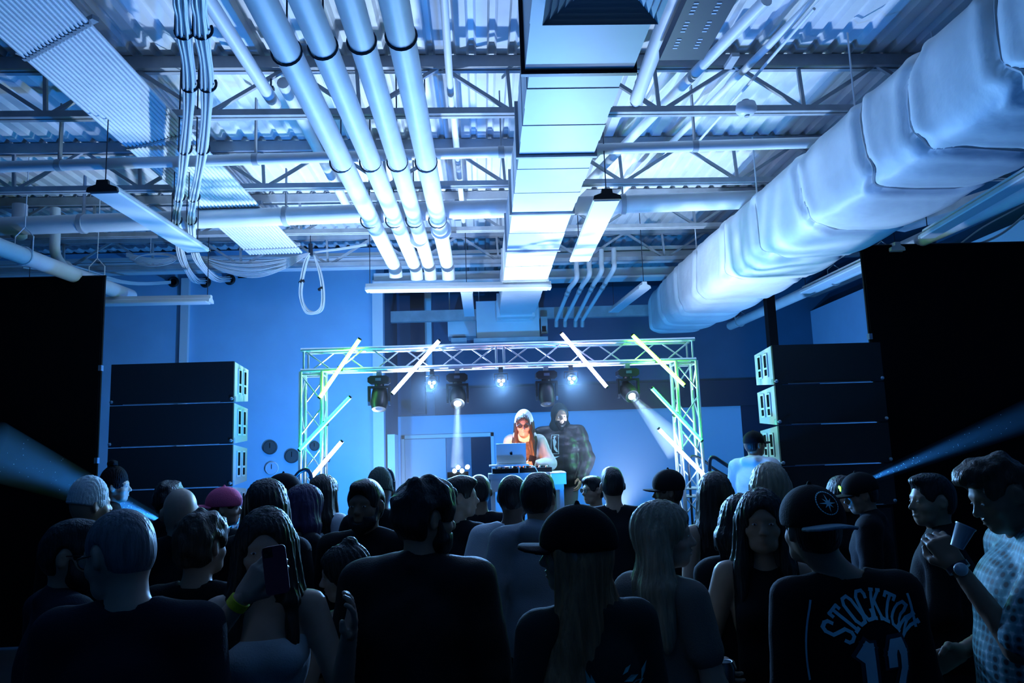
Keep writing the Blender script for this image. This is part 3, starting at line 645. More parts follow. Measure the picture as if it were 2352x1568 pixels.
for cx_, zt2, l, Ysp in (((al+bl_)/2, zt_-1.62, 'left', 7.55), ((ar+br)/2, zr_-1.512, 'right', Ysr)):
    for i in range(2):
        h = zt2/2; t = thing('subwoofer', 'black subwoofer under the %s stack, %s' % (l, ('upper', 'lower')[i]), 'speaker', (cx_, Ysp, zt2-h*(i+1)))
        MB().box2((cx_-.50, Ysp, zt2-h*(i+1)+.004), (cx_+.50, Ysp+.45, zt2-h*i-.004)).build('cabinet', M['dark'], t)
        MB().box2((cx_-.47, Ysp-.02, zt2-h*(i+1)+.03), (cx_+.47, Ysp, zt2-h*i-.03)).build('front_grille', M['grille'], t)
# ---- black masking screens
def mask(label, x0, x1, Y, zt):
    t = thing('black_screen', label, 'screen', ((x0+x1)/2, Y, 0))
    MB().box2((x0+.02, Y, .02), (x1-.02, Y+.02, zt-.01)).build('cloth', M['black'], t)
    for x in (x0+.012, x1-.012):
        MB().tube([(x, Y+.025, 0), (x, Y+.025, zt)], .014, 8).build('upright', M['dark'], t, True)
        for z in (1.9, 2.9): MB().box((x, Y+.02, z), (.035, .05, .06)).build('clip', M['alu'], t)
    MB().tube([(x0, Y+.025, zt), (x1, Y+.025, zt)], .014, 8).build('top_rail', M['dark'], t, True)
    for x in (x0+.3, x1-.3): MB().box((x, Y+.3, .02), (.06, .7, .04)).build('foot', M['dark'], t)
e_ = P(234, 800, 8.45); mask('tall black masking screen at the left edge', e_.x-3.6, e_.x, 8.45, P(120, 636, 8.45).z)
e_ = P(1990, 700, 7.65); mask('tall black masking screen at the right edge', e_.x, 5.95, 7.65, P(2100, 561, 7.65).z)
# ---- desk, laptop, gear
zt3 = P(1200, 1086, 7.45).z
t = thing('desk', 'white desk on the stage holding the mixing gear', 'table', (.3, 7.6, ZS))
xa = P(1122, 1090, 7.45).x; xb = P(1299, 1090, 7.45).x
MB().box2((xa, 7.45, zt3-.05), (xb, 7.88, zt3)).build('table_top', M['table'], t)
MB().box2((xa+.02, 7.455, zt3-.17), (xb-.02, 7.47, zt3-.05)).build('front_panel', M['table'], t)
for x in (xa+.04, xb-.04):
    for y in (7.5, 7.84): MB().box2((x-.02, y-.02, ZS), (x+.02, y+.02, zt3-.05)).build('leg', M['table'], t)
MB().bar((xa+.04, 7.5, ZS+.2), (xa+.4, 7.5, zt3-.06), .02, .02).build('brace', M['table'], t)
t = thing('dj_mixer', 'dark mixer with rows of small knobs on the desk', 'mixer', (xa+.3, 7.6, zt3))
MB().box2((xa+.04, 7.50, zt3), (xa+.62, 7.85, zt3+.045)).build('body', M['dark'], t)
for i in range(8):
    MB().lathe([(.012, 0), (.012, .015), (.007, .02)], (xa+.08+i*.07, 7.53, zt3+.045), n=8).build('knob', M['alu'], t, True)
for i in range(2): MB().lathe([(.07, 0), (.07, .012), (.02, .014)], (xa+.16+i*.34, 7.72, zt3+.045), n=20).build('jog_wheel', M['hook'], t, True)
t = thing('laptop_stand', 'white laptop stand on the desk', 'stand', (.25, 7.5, zt3))
a = P(1124, 1070, 7.42); b = P(1214, 1070, 7.42)
MB().box2((a.x, 7.36, a.z-.008), (b.x, 7.66, a.z+.008)).build('tray', M['table'], t)
for x in (a.x+.12, b.x-.06): MB().bar((x, 7.62, zt3+.046), (x, 7.5, a.z-.008), .02, .02).build('leg', M['table'], t)
LA = P(1141, 1066, 7.44); LB = P(1209, 1066, 7.44); lt = P(1176, 1018, 7.44).z; zl = a.z+.008
t = thing('laptop', 'open silver laptop with a dark fruit emblem on its lid', 'laptop', ((LA.x+LB.x)/2, 7.5, zl))
MB().box2((LA.x, 7.44, zl), (LB.x, 7.64, zl+.012)).build('keyboard_base', M['silver'], t)
k = MB(); th = math.radians(10); hh = lt-zl-.012
k.box(((LA.x+LB.x)/2, 7.43-.0, zl+.012+hh/2), (LB.x-LA.x, .008, hh), Matrix.Rotation(th*.6, 3, 'X')); lid = k.build('lid', M['silver'], t)
SCR = mat('laptop_display', (.1, .05, .03), .3, em=(1.0, .36, .10), es=9.0)
MB().box(((LA.x+LB.x)/2, 7.4405, zl+.012+hh/2), (LB.x-LA.x-.02, .004, hh-.02), Matrix.Rotation(th*.6, 3, 'X')).build('display', SCR, lid)
lamp('AREA', 'display_light', ((LA.x+LB.x)/2, 7.47, zl+.1), ((LA.x+LB.x)/2+.15, 8.3, 2.05), (1.0, .30, .08), 6, .2)
cx_ = (LA.x+LB.x)/2; cz_ = zl+.012+hh/2
ap = [(0.0, .010), (.006, .013), (.012, .012), (.016, .006), (.012, .001), (.013, -.006), (.017, -.009), (.011, -.018), (.005, -.020), (0, -.018), (-.005, -.020), (-.011, -.017), (-.016, -.008), (-.017, .003), (-.013, .010), (-.007, .013)]
k = MB(); k.prism(ap, (cx_, 7.421, cz_), (.8, 0, 0), (0, 0, .8), (0, .004, 0)); k.prism([(0, .014), (.006, .018), (.007, .024), (.001, .021)], (cx_, 7.421, cz_), (.8, 0, 0), (0, 0, .8), (0, .004, 0)); k.build('emblem', M['black'], lid)
for pts, l in (([(1192, 1071), (1192, 1086)], 'white cable hanging straight down from the laptop stand'), ([(1215, 1068), (1228, 1072), (1236, 1086)], 'white cable curving down from the laptop to the desk')):
    tag(MB().tube(spline([P(x, y, 7.4) for x, y in pts]), .004, 6).build('cable', M['cable'], None, True), l, 'cable')
a = P(1264, 1086, 7.42); b = P(1298, 1110, 7.42)
t = thing('white_box', 'white lidded box held at the right end of the desk', 'box', ((a.x+b.x)/2, 7.4, b.z))
MB().box2((a.x, 7.30, b.z), (b.x, 7.44, a.z)).build('body', M['table'], t); MB().box2((a.x-.003, 7.295, a.z-.004), (b.x+.003, 7.445, a.z+.004)).build('lid_edge', mat('warm_edge', (.8, .35, .2), .5), t)
# bright blinder on the desk
t = thing('floor_blinder', 'small cluster of glaring white lamps left of the desk', 'stage light', P(1052, 1080, 8.1))
MB().box(P(1052, 1090, 8.15), (.22, .08, .06)).build('housing', M['dark'], t)
for px, py, rr in ((1044, 1081, .022), (1052, 1073, .022), (1061, 1081, .022), (1074, 1072, .014)):
    c = P(px, py, 8.1); MB().lathe([(rr, .01), (rr, 0), (rr*.6, -.008)], c, (0, 1, 0), 14).build('lamp_lens', em('blinder_glow', (.6, .85, 1.0), 50.0), t, True)
c = P(1074, 1072, 8.1); MB().tube([c+Vector((math.cos(q_)*.024, -.005, math.sin(q_)*.024)) for q_ in [2*math.pi*j/16 for j in range(16)]], .004, 6, closed=True).build('lamp_ring', M['alu'], t, True)
MB().box2((P(1052, 1090, 8.15).x-.03, 8.12, ZS), (P(1052, 1090, 8.15).x+.03, 8.18, P(1052, 1092, 8.15).z)).build('stand', M['dark'], t)
# ---- handrails
def rail(label, pts, Y, r=.018):
    t = thing('handrail', label, 'handrail', P(*pts[0], Y)); p = [P(x, y, Y_) for (x, y), Y_ in zip(pts, Y if isinstance(Y, (list, tuple)) else [Y]*len(pts))]
    MB().tube(spline(p, 6), r, 10).build('rail', M['railm'], t, True)
    for q_ in (p[0], p[-1]): MB().tube([q_, Vector((q_.x, q_.y, .0))], r, 10).build('post', M['railm'], t, True)
rail('black curved handrail of the left stage steps', [(678, 1095), (688, 1084), (703, 1078), (712, 1085), (716, 1100)], 7.2)
rail('black curved handrail of the right stage steps, nearer', [(1630, 1080), (1631, 1056), (1640, 1050), (1660, 1062), (1712, 1096)], 7.3)
rail('black curved handrail of the right stage steps, farther', [(1582, 1070), (1585, 1052), (1594, 1047), (1615, 1056), (1640, 1076), (1690, 1105)], 7.9, .013)
rail('black handrail end beside the pilaster left of the recess', [(884, 1080), (893, 1079), (900, 1088), (904, 1105)], 7.5)

# ---- floor uplights
for x, y, z, l in ((-.80, 8.55, 1.15, 'middle'), (1.45, 8.30, 1.15, 'middle right'), (-1.35, 6.75, .9, 'left'), (.95, 6.75, .9, 'right')):
    t = thing('uplight', 'stage uplight on a stand, the '+l+' one, hidden behind the crowd', 'stage light', (x, y, 0), 'uplights along the stage front')
    MB().lathe([(.09, -.16), (.11, -.14), (.12, -.03), (.115, -.03), (.10, -.10)], (x, y, z), n=20).build('can', M['dark'], t, True)
    fz = ZS if 'middle' in l else 0
    MB().tube([(x, y+.02, fz), (x, y+.02, z-.16)], .02, 8).build('stand', M['dark'], t)
    MB().lathe([(.2, 0), (.2, .02), (.05, .03)], (x, y+.02, fz), n=20).build('base', M['dark'], t)
# ================================================================ FIGURES: distance fields meshed with surface nets
V = lambda *a: np.array(a, dtype=np.float64)
def smin(a, b, k):
    h = np.clip(.5+.5*(b-a)/k, 0, 1); return b+(a-b)*h-k*h*(1-h)
class SDF:
    def __init__(s, H=None): s.p = []; s.post = []; s.H = H      # H: (rotation 3x3, origin) of a local frame
    def tf(s, q):
        q = np.asarray(q, float); return q if s.H is None else s.H[0] @ q+s.H[1]
    def rc(s, a, b, r1, r2, k=.02, sy=1., op='u', inf=0.): s.p.append(('rc', s.tf(a), s.tf(b), r1+inf, r2+inf, k, sy, op)); return s
    def el(s, c, r, k=.02, op='u', rot=None, inf=0.):
        Rm = np.eye(3) if s.H is None else s.H[0]
        if rot is not None: Rm = Rm @ rot
        s.p.append(('el', s.tf(c), np.asarray(r, float)+inf, Rm, k, op)); return s
    def bounds(s):
        lo = np.full(3, 9.); hi = -lo
        for q in s.p:
            if q[-1] == 's': continue
            if q[0] == 'rc':
                m = max(q[3], q[4]); a = np.minimum(q[1], q[2])-m; b = np.maximum(q[1], q[2])+m
            else: m = q[2].max(); a = q[1]-m; b = q[1]+m
            lo = np.minimum(lo, a); hi = np.maximum(hi, b)
        return lo-.035, hi+.035
    def field(s, xs, ys, zs):
        F = np.full((len(xs), len(ys), len(zs)), .08, np.float32); G = (xs, ys, zs)
        for q in s.p:
            if q[0] == 'rc': m = max(q[3], q[4]); lo = np.minimum(q[1], q[2])-m; hi = np.maximum(q[1], q[2])+m; k = q[5]
            else: m = q[2].max(); lo = q[1]-m; hi = q[1]+m; k = q[4]
            mg = .03+k; sl = []
            for i in range(3):
                i0 = max(0, np.searchsorted(G[i], lo[i]-mg)-1); i1 = min(len(G[i]), np.searchsorted(G[i], hi[i]+mg)+1); sl.append(slice(i0, i1))
            if any(a.stop <= a.start for a in sl): continue
            X = xs[sl[0]][:, None, None]; Y = ys[sl[1]][None, :, None]; Z = zs[sl[2]][None, None, :]
            if q[0] == 'rc':
                _, a, b, r1, r2, k, sy, op = q; ba = b-a; ba = ba*V(1, 1/sy, 1); L2 = max(ba @ ba, 1e-9)
                px, py, pz = X-a[0], (Y-a[1])/sy, Z-a[2]
                t = np.clip((px*ba[0]+py*ba[1]+pz*ba[2])/L2, 0, 1)
                d = np.sqrt((px-t*ba[0])**2+(py-t*ba[1])**2+(pz-t*ba[2])**2)-(r1+(r2-r1)*t)
                if sy < 1: d = d*(sy+.35*(1-sy))
            else:
                _, c, r, Rm, k, op = q; px, py, pz = X-c[0], Y-c[1], Z-c[2]
                lx = px*Rm[0, 0]+py*Rm[1, 0]+pz*Rm[2, 0]; ly = px*Rm[0, 1]+py*Rm[1, 1]+pz*Rm[2, 1]; lz = px*Rm[0, 2]+py*Rm[1, 2]+pz*Rm[2, 2]
                k0 = np.sqrt((lx/r[0])**2+(ly/r[1])**2+(lz/r[2])**2); k1 = np.sqrt((lx/r[0]**2)**2+(ly/r[1]**2)**2+(lz/r[2]**2)**2)+1e-6
                d = k0*(k0-1)/k1
            S = tuple(sl)
            F[S] = smin(F[S], d, k) if op == 'u' else -smin(-F[S], d, k)
        if s.post:
            X = xs[:, None, None]; Y = ys[None, :, None]; Z = zs[None, None, :]
            if s.H is not None:
                Rm, o = s.H; px, py, pz = X-o[0], Y-o[1], Z-o[2]
                L = tuple(px*Rm[0, i]+py*Rm[1, i]+pz*Rm[2, i] for i in range(3))
            else: L = (X, Y, Z)
            for f in s.post: F = f(F, X, Y, Z, *L)
        return F
    def mesh(s, h=.012, fine=None, grid=None):
        lo, hi = s.bounds()
        if grid is None: grid = [np.arange(lo[i], hi[i]+h, h) for i in range(3)]
        if fine is not None:               # fine = (lo, hi, step): refine the rectilinear grid there
            for i in range(3):
                a, b = fine[0][i], fine[1][i]; g = grid[i]; grid[i] = np.concatenate([g[g < a-h*.4], np.arange(a, b, fine[2]), g[g > b+h*.4]])
        return nets(s.field(*grid), *grid)
def nets(F, xs, ys, zs):
    F[0] = F[-1] = .05; F[:, 0] = F[:, -1] = .05; F[:, :, 0] = F[:, :, -1] = .05
    I = F < 0; n = [k-1 for k in F.shape]
    cs = np.zeros(n, np.int8)
    for a in (0, 1):
        for b in (0, 1):
            for c in (0, 1): cs += I[a:n[0]+a, b:n[1]+b, c:n[2]+c]
    act = np.argwhere((cs > 0) & (cs < 8))
    if not len(act): return np.zeros((0, 3)), np.zeros((0, 4), int)
    idx = np.full(n, -1, np.int32); idx[tuple(act.T)] = np.arange(len(act))
    pos = np.zeros((len(act), 3)); cnt = np.zeros(len(act)); G = [xs, ys, zs]
    i, j, k = act.T
    cf = {}
    for a in (0, 1):
        for b in (0, 1):
            for c in (0, 1): cf[a, b, c] = F[i+a, j+b, k+c]
    P0 = np.stack([xs[i], ys[j], zs[k]], 1); D = np.stack([xs[i+1], ys[j+1], zs[k+1]], 1)-P0
    for c0 in cf:
        for ax in range(3):
            if c0[ax]: continue
            c1 = list(c0); c1[ax] = 1; c1 = tuple(c1); f0, f1 = cf[c0], cf[c1]; m = (f0 < 0) != (f1 < 0)
            if not m.any(): continue
            t = f0[m]/(f0[m]-f1[m]); u = np.tile(np.array(c0, float), (m.sum(), 1)); u[:, ax] = t
            pos[m] += P0[m]+u*D[m]; cnt[m] += 1
    pos /= cnt[:, None]; fs = []
    for ax in range(3):
        s0 = [slice(None)]*3; s1 = [slice(None)]*3; s0[ax] = slice(0, -1); s1[ax] = slice(1, None)
        A, B = I[tuple(s0)], I[tuple(s1)]; e = np.argwhere(A != B); o1, o2 = [q for q in range(3) if q != ax]
        e = e[(e[:, o1] > 0) & (e[:, o2] > 0) & (e[:, o1] < n[o1]) & (e[:, o2] < n[o2])]
        if not len(e): continue
        ins = A[tuple(e.T)]; q = []
        for d1, d2 in ((0, 0), (1, 0), (1, 1), (0, 1)):
            c = e.copy(); c[:, o1] -= d1; c[:, o2] -= d2; q.append(idx[tuple(c.T)])
        q = np.stack(q, 1); flip = ins if ax != 1 else ~ins
        q[~flip] = q[~flip][:, ::-1]; fs.append(q)
    f = np.concatenate(fs); f = f[(f >= 0).all(1)]
    return pos, f[:, ::-1] if False else f
def mobj(name, vf, m, parent, loc=None):
    vs, fs = vf; me = bpy.data.meshes.new(name)
    me.vertices.add(len(vs)); me.vertices.foreach_set('co', np.asarray(vs, np.float32).ravel())
    me.loops.add(len(fs)*4); me.loops.foreach_set('vertex_index', np.asarray(fs, np.int32).ravel())
    me.polygons.add(len(fs)); me.polygons.foreach_set('loop_start', np.arange(0, len(fs)*4, 4, dtype=np.int32)); me.polygons.foreach_set('loop_total', np.full(len(fs), 4, np.int32))
    me.update(calc_edges=True); o = link(name, me, m, parent, True); OFF[o.name] = Vector(); return o
def join(*vfs):
    vs = []; fs = []; n = 0
    for v, f in vfs: vs.append(v); fs.append(f+n); n += len(v)
    return np.concatenate(vs), np.concatenate(fs)
def smax(a, b, k): return -smin(-a, -b, k)
def rotz(a): c, s = math.cos(a), math.sin(a); return np.array([[c, -s, 0], [s, c, 0], [0, 0, 1]])
def rotx(a): c, s = math.cos(a), math.sin(a); return np.array([[1, 0, 0], [0, c, -s], [0, s, c]])
def roty(a): c, s = math.cos(a), math.sin(a); return np.array([[c, 0, s], [0, 1, 0], [-s, 0, c]])
def noise(seed, freq, n=5):
    r = np.random.default_rng(seed); W = r.normal(size=(n, 3)); W /= np.linalg.norm(W, axis=1)[:, None]; W *= freq*r.uniform(.6, 1.5, (n, 1)); ph = r.uniform(0, 6.28, n)
    def f(x, y, z):
        o = 0
        for i in range(n): o = o+np.sin(W[i, 0]*x+W[i, 1]*y+W[i, 2]*z+ph[i]+.7*np.sin(W[(i+1) % n, 0]*x*1.3+W[(i+1) % n, 2]*z*1.3))
        return o/n
    return f
# ---- hand, in its own frame: +x along the fingers, +y thumb side, +z back of the hand
_hands = {}
def hand(curl, thumb=.5):
    key = (round(curl, 2), round(thumb, 2))
    if key in _hands: return _hands[key]
    s = SDF(); ky = [.031, .011, -.010, -.029]; ln = [.95, 1.06, 1.0, .8]
    s.rc((-.03, 0, 0), (.01, 0, 0), .026, .024, .01)
    for i in range(4):
        kx = .088-.004*abs(i-1); s.rc((.005, ky[i]*.55, 0), (kx, ky[i], .002), .017, .0125, .012)
        p = V(kx, ky[i], .002); a = -.1
        for j, L in enumerate((.043, .027, .021)):
            a += curl*(1.05 if j else .9); q = p+V(math.cos(a), ky[i]*.9 if j == 0 else 0, -math.sin(a))*L*ln[i]
            s.rc(p, q, .0098-.001*j, .0088-.001*j, .004); p = q
    p0, p1 = V(.012, .02, -.004), V(.045, .048, -.010-.02*thumb); p2 = p1+V(.028, .014-.02*thumb, -.008-.014*thumb); p3 = p2+V(.024, -.004-.012*thumb, -.006*thumb)
    s.rc(p0, p1, .017, .0135, .012); s.rc(p1, p2, .0125, .0105, .006); s.rc(p2, p3, .0105, .009, .004)
    _hands[key] = s.mesh(.0052); return _hands[key]
# ---- head parts in head frame: origin between the ears at eye height, +y face, chin at z -.115, crown at +.115
def head_prims(s, fem=False, full=True):
    s.el((0, -.014, .027), (.075, .097, .088), .03)
    s.el((0, .028, -.030), (.060 if not fem else .056, .060, .078), .03)
    s.el((0, -.030, -.02), (.066, .07, .06), .03)
    s.rc((-.028, .045, -.082), (.028, .045, -.082), .026, .026, .025)
    s.rc((0, .062, -.094), (0, .066, -.090), .016 if fem else .019, .016, .02)
    if full:
        for q in (-1, 1):
            s.rc((q*.012, .078, .024), (q*.042, .068, .020), .010, .010, .014)             # brow
            s.el((q*.043, .050, -.030), (.022, .022, .02), .02)                             # cheek
            s.el((q*.031, .092, .002), (.017, .016, .011), .010, 's')                        # socket
            s.el((q*.031, .0725, .001), (.0135, .0115, .0110), .004)                          # eyeball under lids
            s.el((q*.011, .092, -.034), (.009, .010, .008), .006)                            # nostril wing
            s.el((q*.080, -.014, -.006), (.011, .020, .032), .006, rot=rotz(q*.45))         # ear
            s.el((q*.090, -.008, -.004), (.006, .010, .019), .005, 's', rot=rotz(q*.45))
        s.rc((0, .079, .010), (0, .103, -.026), .0075, .0105, .010); s.el((0, .102, -.030), (.010, .010, .008), .006)
        s.rc((-.020, .081, -.054), (.020, .081, -.054), .0055, .0055, .005); s.el((0, .088, -.053), (.014, .009, .0052), .004)
        s.rc((-.017, .080, -.067), (.017, .080, -.067), .0065, .0065, .005); s.el((0, .087, -.067), (.014, .009, .0062), .004)
        s.rc((-.026, .096, -.060), (.026, .096, -.060), .0042, .0042, .003, op='s')
    return s
def cut_hair(style):                    # keeps hair off the face, ears and nape
    def f(F, X, Y, Z, x, y, z):
        line = .052-.5*np.clip(y, -1, .0)                                    # forehead line
        face = np.sqrt((x/.070)**2+((y-.115)/.085)**2+((z+.045)/(.102))**2)-1
        F = np.maximum(F, -face*.07)
        F = np.maximum(F, -.085-z+0*x) if style != 'long' else F
        side = np.minimum(np.minimum(.075-(y+.0)*0-np.abs(z+.045)*1.0, y+.045), .035-np.abs(y-.01))
        return np.maximum(F, np.where((z < .012), np.minimum(y+.035, .05), -1)) if style in ('short', 'buzz', 'curly') else F
    return f
HAIR = dict(black=(.012, .011, .014), dark=(.025, .018, .016), brown=(.06, .035, .022), blond=(.42, .34, .24), red=(.45, .20, .09), grey=(.38, .39, .42), purple=(.05, .03, .10), salt=(.20, .20, .22))
_hm = {}
def hair_mat(c):
    if c not in _hm: _hm[c] = mat('hair_'+c, HAIR[c], .42, noise=.35, nscale=60, bump=.8, bscale=90, stretch=(1, 1, .12), spec=.4)
    return _hm[c]
_sk = {}
def skin_mat(k):
    if k not in _sk: _sk[k] = mat('skin_tone_%d' % k, [(.55, .36, .27), (.42, .26, .18), (.24, .14, .09), (.12, .07, .05)][k], .45, noise=.08, nscale=20)
    return _sk[k]
_cl = {}
def cloth(name, col=(.01, .01, .012), rough=.85, **k):
    if name not in _cl: _cl[name] = mat('cloth_'+name, col, rough, spec=.2, bump=.25, bscale=180, **k)
    return _cl[name]
POSE = dict(down=((.215, -.02, 1.13), (.225, .07, .89)), front=((.215, .0, 1.15), (.10, .21, 1.07)), cross=((.22, .03, 1.17), (-.02, .19, 1.14)),
            up=((.24, .12, 1.30), (.15, .28, 1.48)), pocket=((.25, -.06, 1.14), (.19, .03, .93)))
def arms_of(p, side):
    e, w_ = POSE[p] if isinstance(p, str) else p
    return V(side*e[0], e[1], e[2]), V(side*w_[0], w_[1], w_[2])
PEOPLE = {}
def person(key, label, px, py, d, face=0., hyaw=0., pitch=0., skin=1, fem=False, wd=1.0, hair=None, hcol='black', hat=None, top='tee', topm=None, pants=None,
           L='down', Rr='down', extra=.02, curlL=.35, curlR=.35, handL=None, handR=None, beard=False, specs=None, lean=0., floor=0., fine=.0085, hroll=0., hy=0., neckcut=0., group=None, seed=0, wave=1., side=1., hx=0., tname=None, legs=True, hatm=None, sleeve=None):
    T = P(px, py, d); sc = (T.z-floor)/(1.75+extra); seed = seed or len(PEOPLE)+3
    if lean: sc = lean[1]
    root = thing('person', label, 'person', (T.x, d, floor), group)
    root.rotation_euler = (0, 0, math.radians(face)); root.scale = (sc,)*3
    sw = (.150 if fem else .172)*wd; hipw = .095 if fem else .088
    # spine lean: shear of the upper body forward (lean[0]) above the hips
    ln = lean[0] if lean else 0.
    def S(p):
        p = V(*p) if not isinstance(p, np.ndarray) else p.copy(); t = max(0, p[2]-.98)
        a = ln; return p if not a else V(p[0], p[1]+t*math.sin(a), p[2]-t*(1-math.cos(a)))
    sh = {s_: S((s_*sw, -.012, 1.425)) for s_ in (-1, 1)}
    eL, wL = arms_of(L, -1); eR, wR = arms_of(Rr, 1); el_ = {-1: S(eL), 1: S(eR)}; wr = {-1: S(wL), 1: S(wR)}
    if L in ('down', 'pocket') : el_[-1][0] -= (sw-.172); 
    if Rr in ('down', 'pocket'): el_[1][0] += (sw-.172)
    hd = S((hx, .022, 1.635)); Hr = rotz(math.radians(hyaw)) @ rotx(-math.radians(pitch)) @ roty(math.radians(hroll))
    piv = S((hx*.6, -.01, 1.52)); hc = piv+Hr @ (hd-piv); H = (Hr, hc)
    nb = S((0, -.015, 1.45)); nt = hc+Hr @ V(0, -.022, -.06)
    # -------- body
    def torso(s, g, k=.03):
        s.el(S((0, .0, .95)), ((.165 if fem else .155)*wd**.5, .108*wd, .12), k, inf=g); s.el(S((0, .008, 1.08)), ((.128 if fem else .142)*wd, .098*wd**1.3, .15), k, inf=g)
        s.el(S((0, .0, 1.27)), ((.142 if fem else .163)*wd, (.108)*wd, .17), k, inf=g); s.rc(S((-sw+.03, -.01, 1.415)), S((sw-.03, -.01, 1.415)), .056, .056, k, inf=g)
        for q in (-1, 1): s.rc(S((0, -.018, 1.475)), sh[q]+V(-q*.03, 0, .012), .042, .040, k, inf=g)
        if fem:
            for q in (-1, 1): s.el(S((q*.065, .085, 1.28)), (.058, .052, .055), .025, inf=g)
    def leg(s, q, g, g2, k=.025):
        s.rc((q*hipw, .0, .90), (q*hipw*1.05, .015, .48), .088, .056, k, inf=g); s.rc((q*hipw*1.05, .015, .48), (q*hipw*1.05, -.01, .09), .056, .040, k, inf=g2)
    def arm(s, q, g, g2, u=1., k=.02):
        s.rc(sh[q], el_[q], .053, .041, k, inf=g)
        if u > 0: s.rc(el_[q], el_[q]+(wr[q]-el_[q])*u, .041, .041+(.027-.041)*u, k, inf=g2)
    b = SDF(); torso(b, -.004)
    for q in (-1, 1): leg(b, q, -.004, -.004); b.rc((q*hipw, -.03, .045), (q*hipw*1.1, .13, .035), .036, .03, .02); arm(b, q, 0, 0)
    b.rc(nb, nt, .056 if not fem else .048, .054 if not fem else .046, .025)
    bh = SDF(H); head_prims(bh, fem); b.p += bh.p
    bv = b.mesh(.0165, fine=(hc-V(.115, .125, .135), hc+V(.115, .125, .14), fine))
    parts = [bv]
    for q, cu, ho in ((-1, curlL, handL), (1, curlR, handR)):
        f, n_ = hand(cu); dr = wr[q]-el_[q]; dr /= np.linalg.norm(dr)
        up = np.array(ho, float) if ho is not None else V(q*1., 0, .15)           # direction of the back of the hand
        up = up-dr*(up @ dr); up /= np.linalg.norm(up); th = np.cross(up, dr)
        # thumb side: forward/inward; mirrored for one of the hands
        if (th @ V(0, 1, .3) < 0): th = -th
        B = np.stack([dr, th, up], 1); vv = f @ B.T+wr[q]
        parts.append((vv, n_ if np.linalg.det(B) > 0 else n_[:, ::-1]))
    body = mobj('body', join(*parts), skin_mat(skin), root)
    PEOPLE[key] = dict(root=root, H=H, wr=wr, el=el_, sc=sc, sh=sh, hands=(handL, handR))
    # -------- trousers, shoes
    nz = noise(seed, 22); nz2 = noise(seed+50, 60)
    if legs:
        s = SDF()
        s.el((0, 0, .95), ((.165 if fem else .155)*wd**.5, .108*wd, .12), .03, inf=.010)
        for q in (-1, 1): leg(s, q, .014, .022)
        s.post.append(lambda F, X, Y, Z, x, y, z: np.maximum(F+.004*nz(X, Y, Z*1.5), Z-1.0))
        mobj('trousers', s.mesh(.018), pants or cloth('black_denim', (.012, .013, .018)), root)
        for q in (-1, 1):
            s = SDF(); s.rc((q*hipw, -.045, .052), (q*hipw*1.12, .15, .045), .048, .040, .02, sy=1.); s.rc((q*hipw, -.03, .09), (q*hipw, -.03, .115), .045, .045, .02)
            s.post.append(lambda F, X, Y, Z, x, y, z: np.maximum(F, .004-Z)); mobj('shoe', s.mesh(.014), M['rubber'], root)
    # -------- upper garment
    g = dict(tee=.010, long=.012, hoodie=.022, jacket=.024, puffer=.034, jersey=.012, tank=.007, crop=.007, bandeau=.007, shirt=.016)[top]
    s = SDF(); torso(s, g)
    hem = dict(tee=.86, long=.87, hoodie=.84, jacket=.82, puffer=.84, jersey=.84, tank=.92, crop=1.13, bandeau=1.15, shirt=.80)[top]
    if top in ('hoodie', 'jacket', 'puffer', 'shirt', 'jersey', 'tee', 'long'):        # hang straighter than the body
        s.el(S((0, .0, .97)), (.172*wd**.6, .118*wd, .16), .05, inf=g); s.el(S((0, .0, 1.10)), (.152*wd, .108*wd**1.2, .2), .05, inf=g)
    if sleeve is None: sleeve = dict(tee=-.62, long=.95, hoodie=.97, jacket=.97, puffer=.95, jersey=0, tank=0, crop=0, bandeau=0, shirt=-.85)[top]
    for q in (-1, 1):
        if sleeve > 0: arm(s, q, g+.004, g+.004, sleeve)
        elif sleeve < 0: s.rc(sh[q], sh[q]+(el_[q]-sh[q])*-sleeve, .053, .052, .02, inf=g+.004)
    if top in ('hoodie',) or (top == 'puffer' and hat != 'hood'):
        s.rc(S((-.055, -.085, 1.475)), S((.055, -.085, 1.475)), .045, .045, .03); s.rc(S((-.075, -.03, 1.49)), S((-.05, .045, 1.46)), .026, .022, .02); s.rc(S((.075, -.03, 1.49)), S((.05, .045, 1.46)), .026, .022, .02)
    if top in ('jacket', 'shirt', 'puffer'):
        for q in (-1, 1): s.rc(S((0, -.075, 1.485)), S((q*.066, -.01, 1.49)), .020, .020, .015); s.rc(S((q*.066, -.01, 1.49)), S((q*.03, .065, 1.43)), .018, .016, .015)
    am = dict(tee=.004, long=.006, hoodie=.012, jacket=.012, puffer=.006, jersey=.004, tank=.002, crop=.002, bandeau=.002, shirt=.007)[top]
    lo_up = {'bandeau': 1.345, 'crop': 1.36}.get(top)
    def post(F, X, Y, Z, x, y, z):
        F = F+am*nz(X, Y, Z)+am*.4*nz2(X, Y, Z)
        if top == 'puffer': F = F-.010*np.abs(np.sin(Z*26+1.5*X))
        zz = Z+(0 if not ln else 0)
        F = np.maximum(F, hem-zz)
        if lo_up: F = np.maximum(F, Z-lo_up+(.06*Y/.1 if top == 'crop' else 0)*0)
        if top in ('jersey', 'tank'):            # arm holes
            F = np.maximum(F, np.abs(X)-(sw+.012-.10*np.clip((Z-1.24)/.2, 0, 1)*0-.035))
        o = S((0, .0, 1.50))
        nk = np.sqrt(((X-nb[0])/.068)**2+((Y-nb[1]-.03)/.085)**2+((Z-1.50+ (0 if not ln else .1))/.055)**2)-1
        if top in ('tee', 'long', 'jersey', 'tank'): F = smax(F, -nk*.06, .012)
        return F
    s.post.append(post)
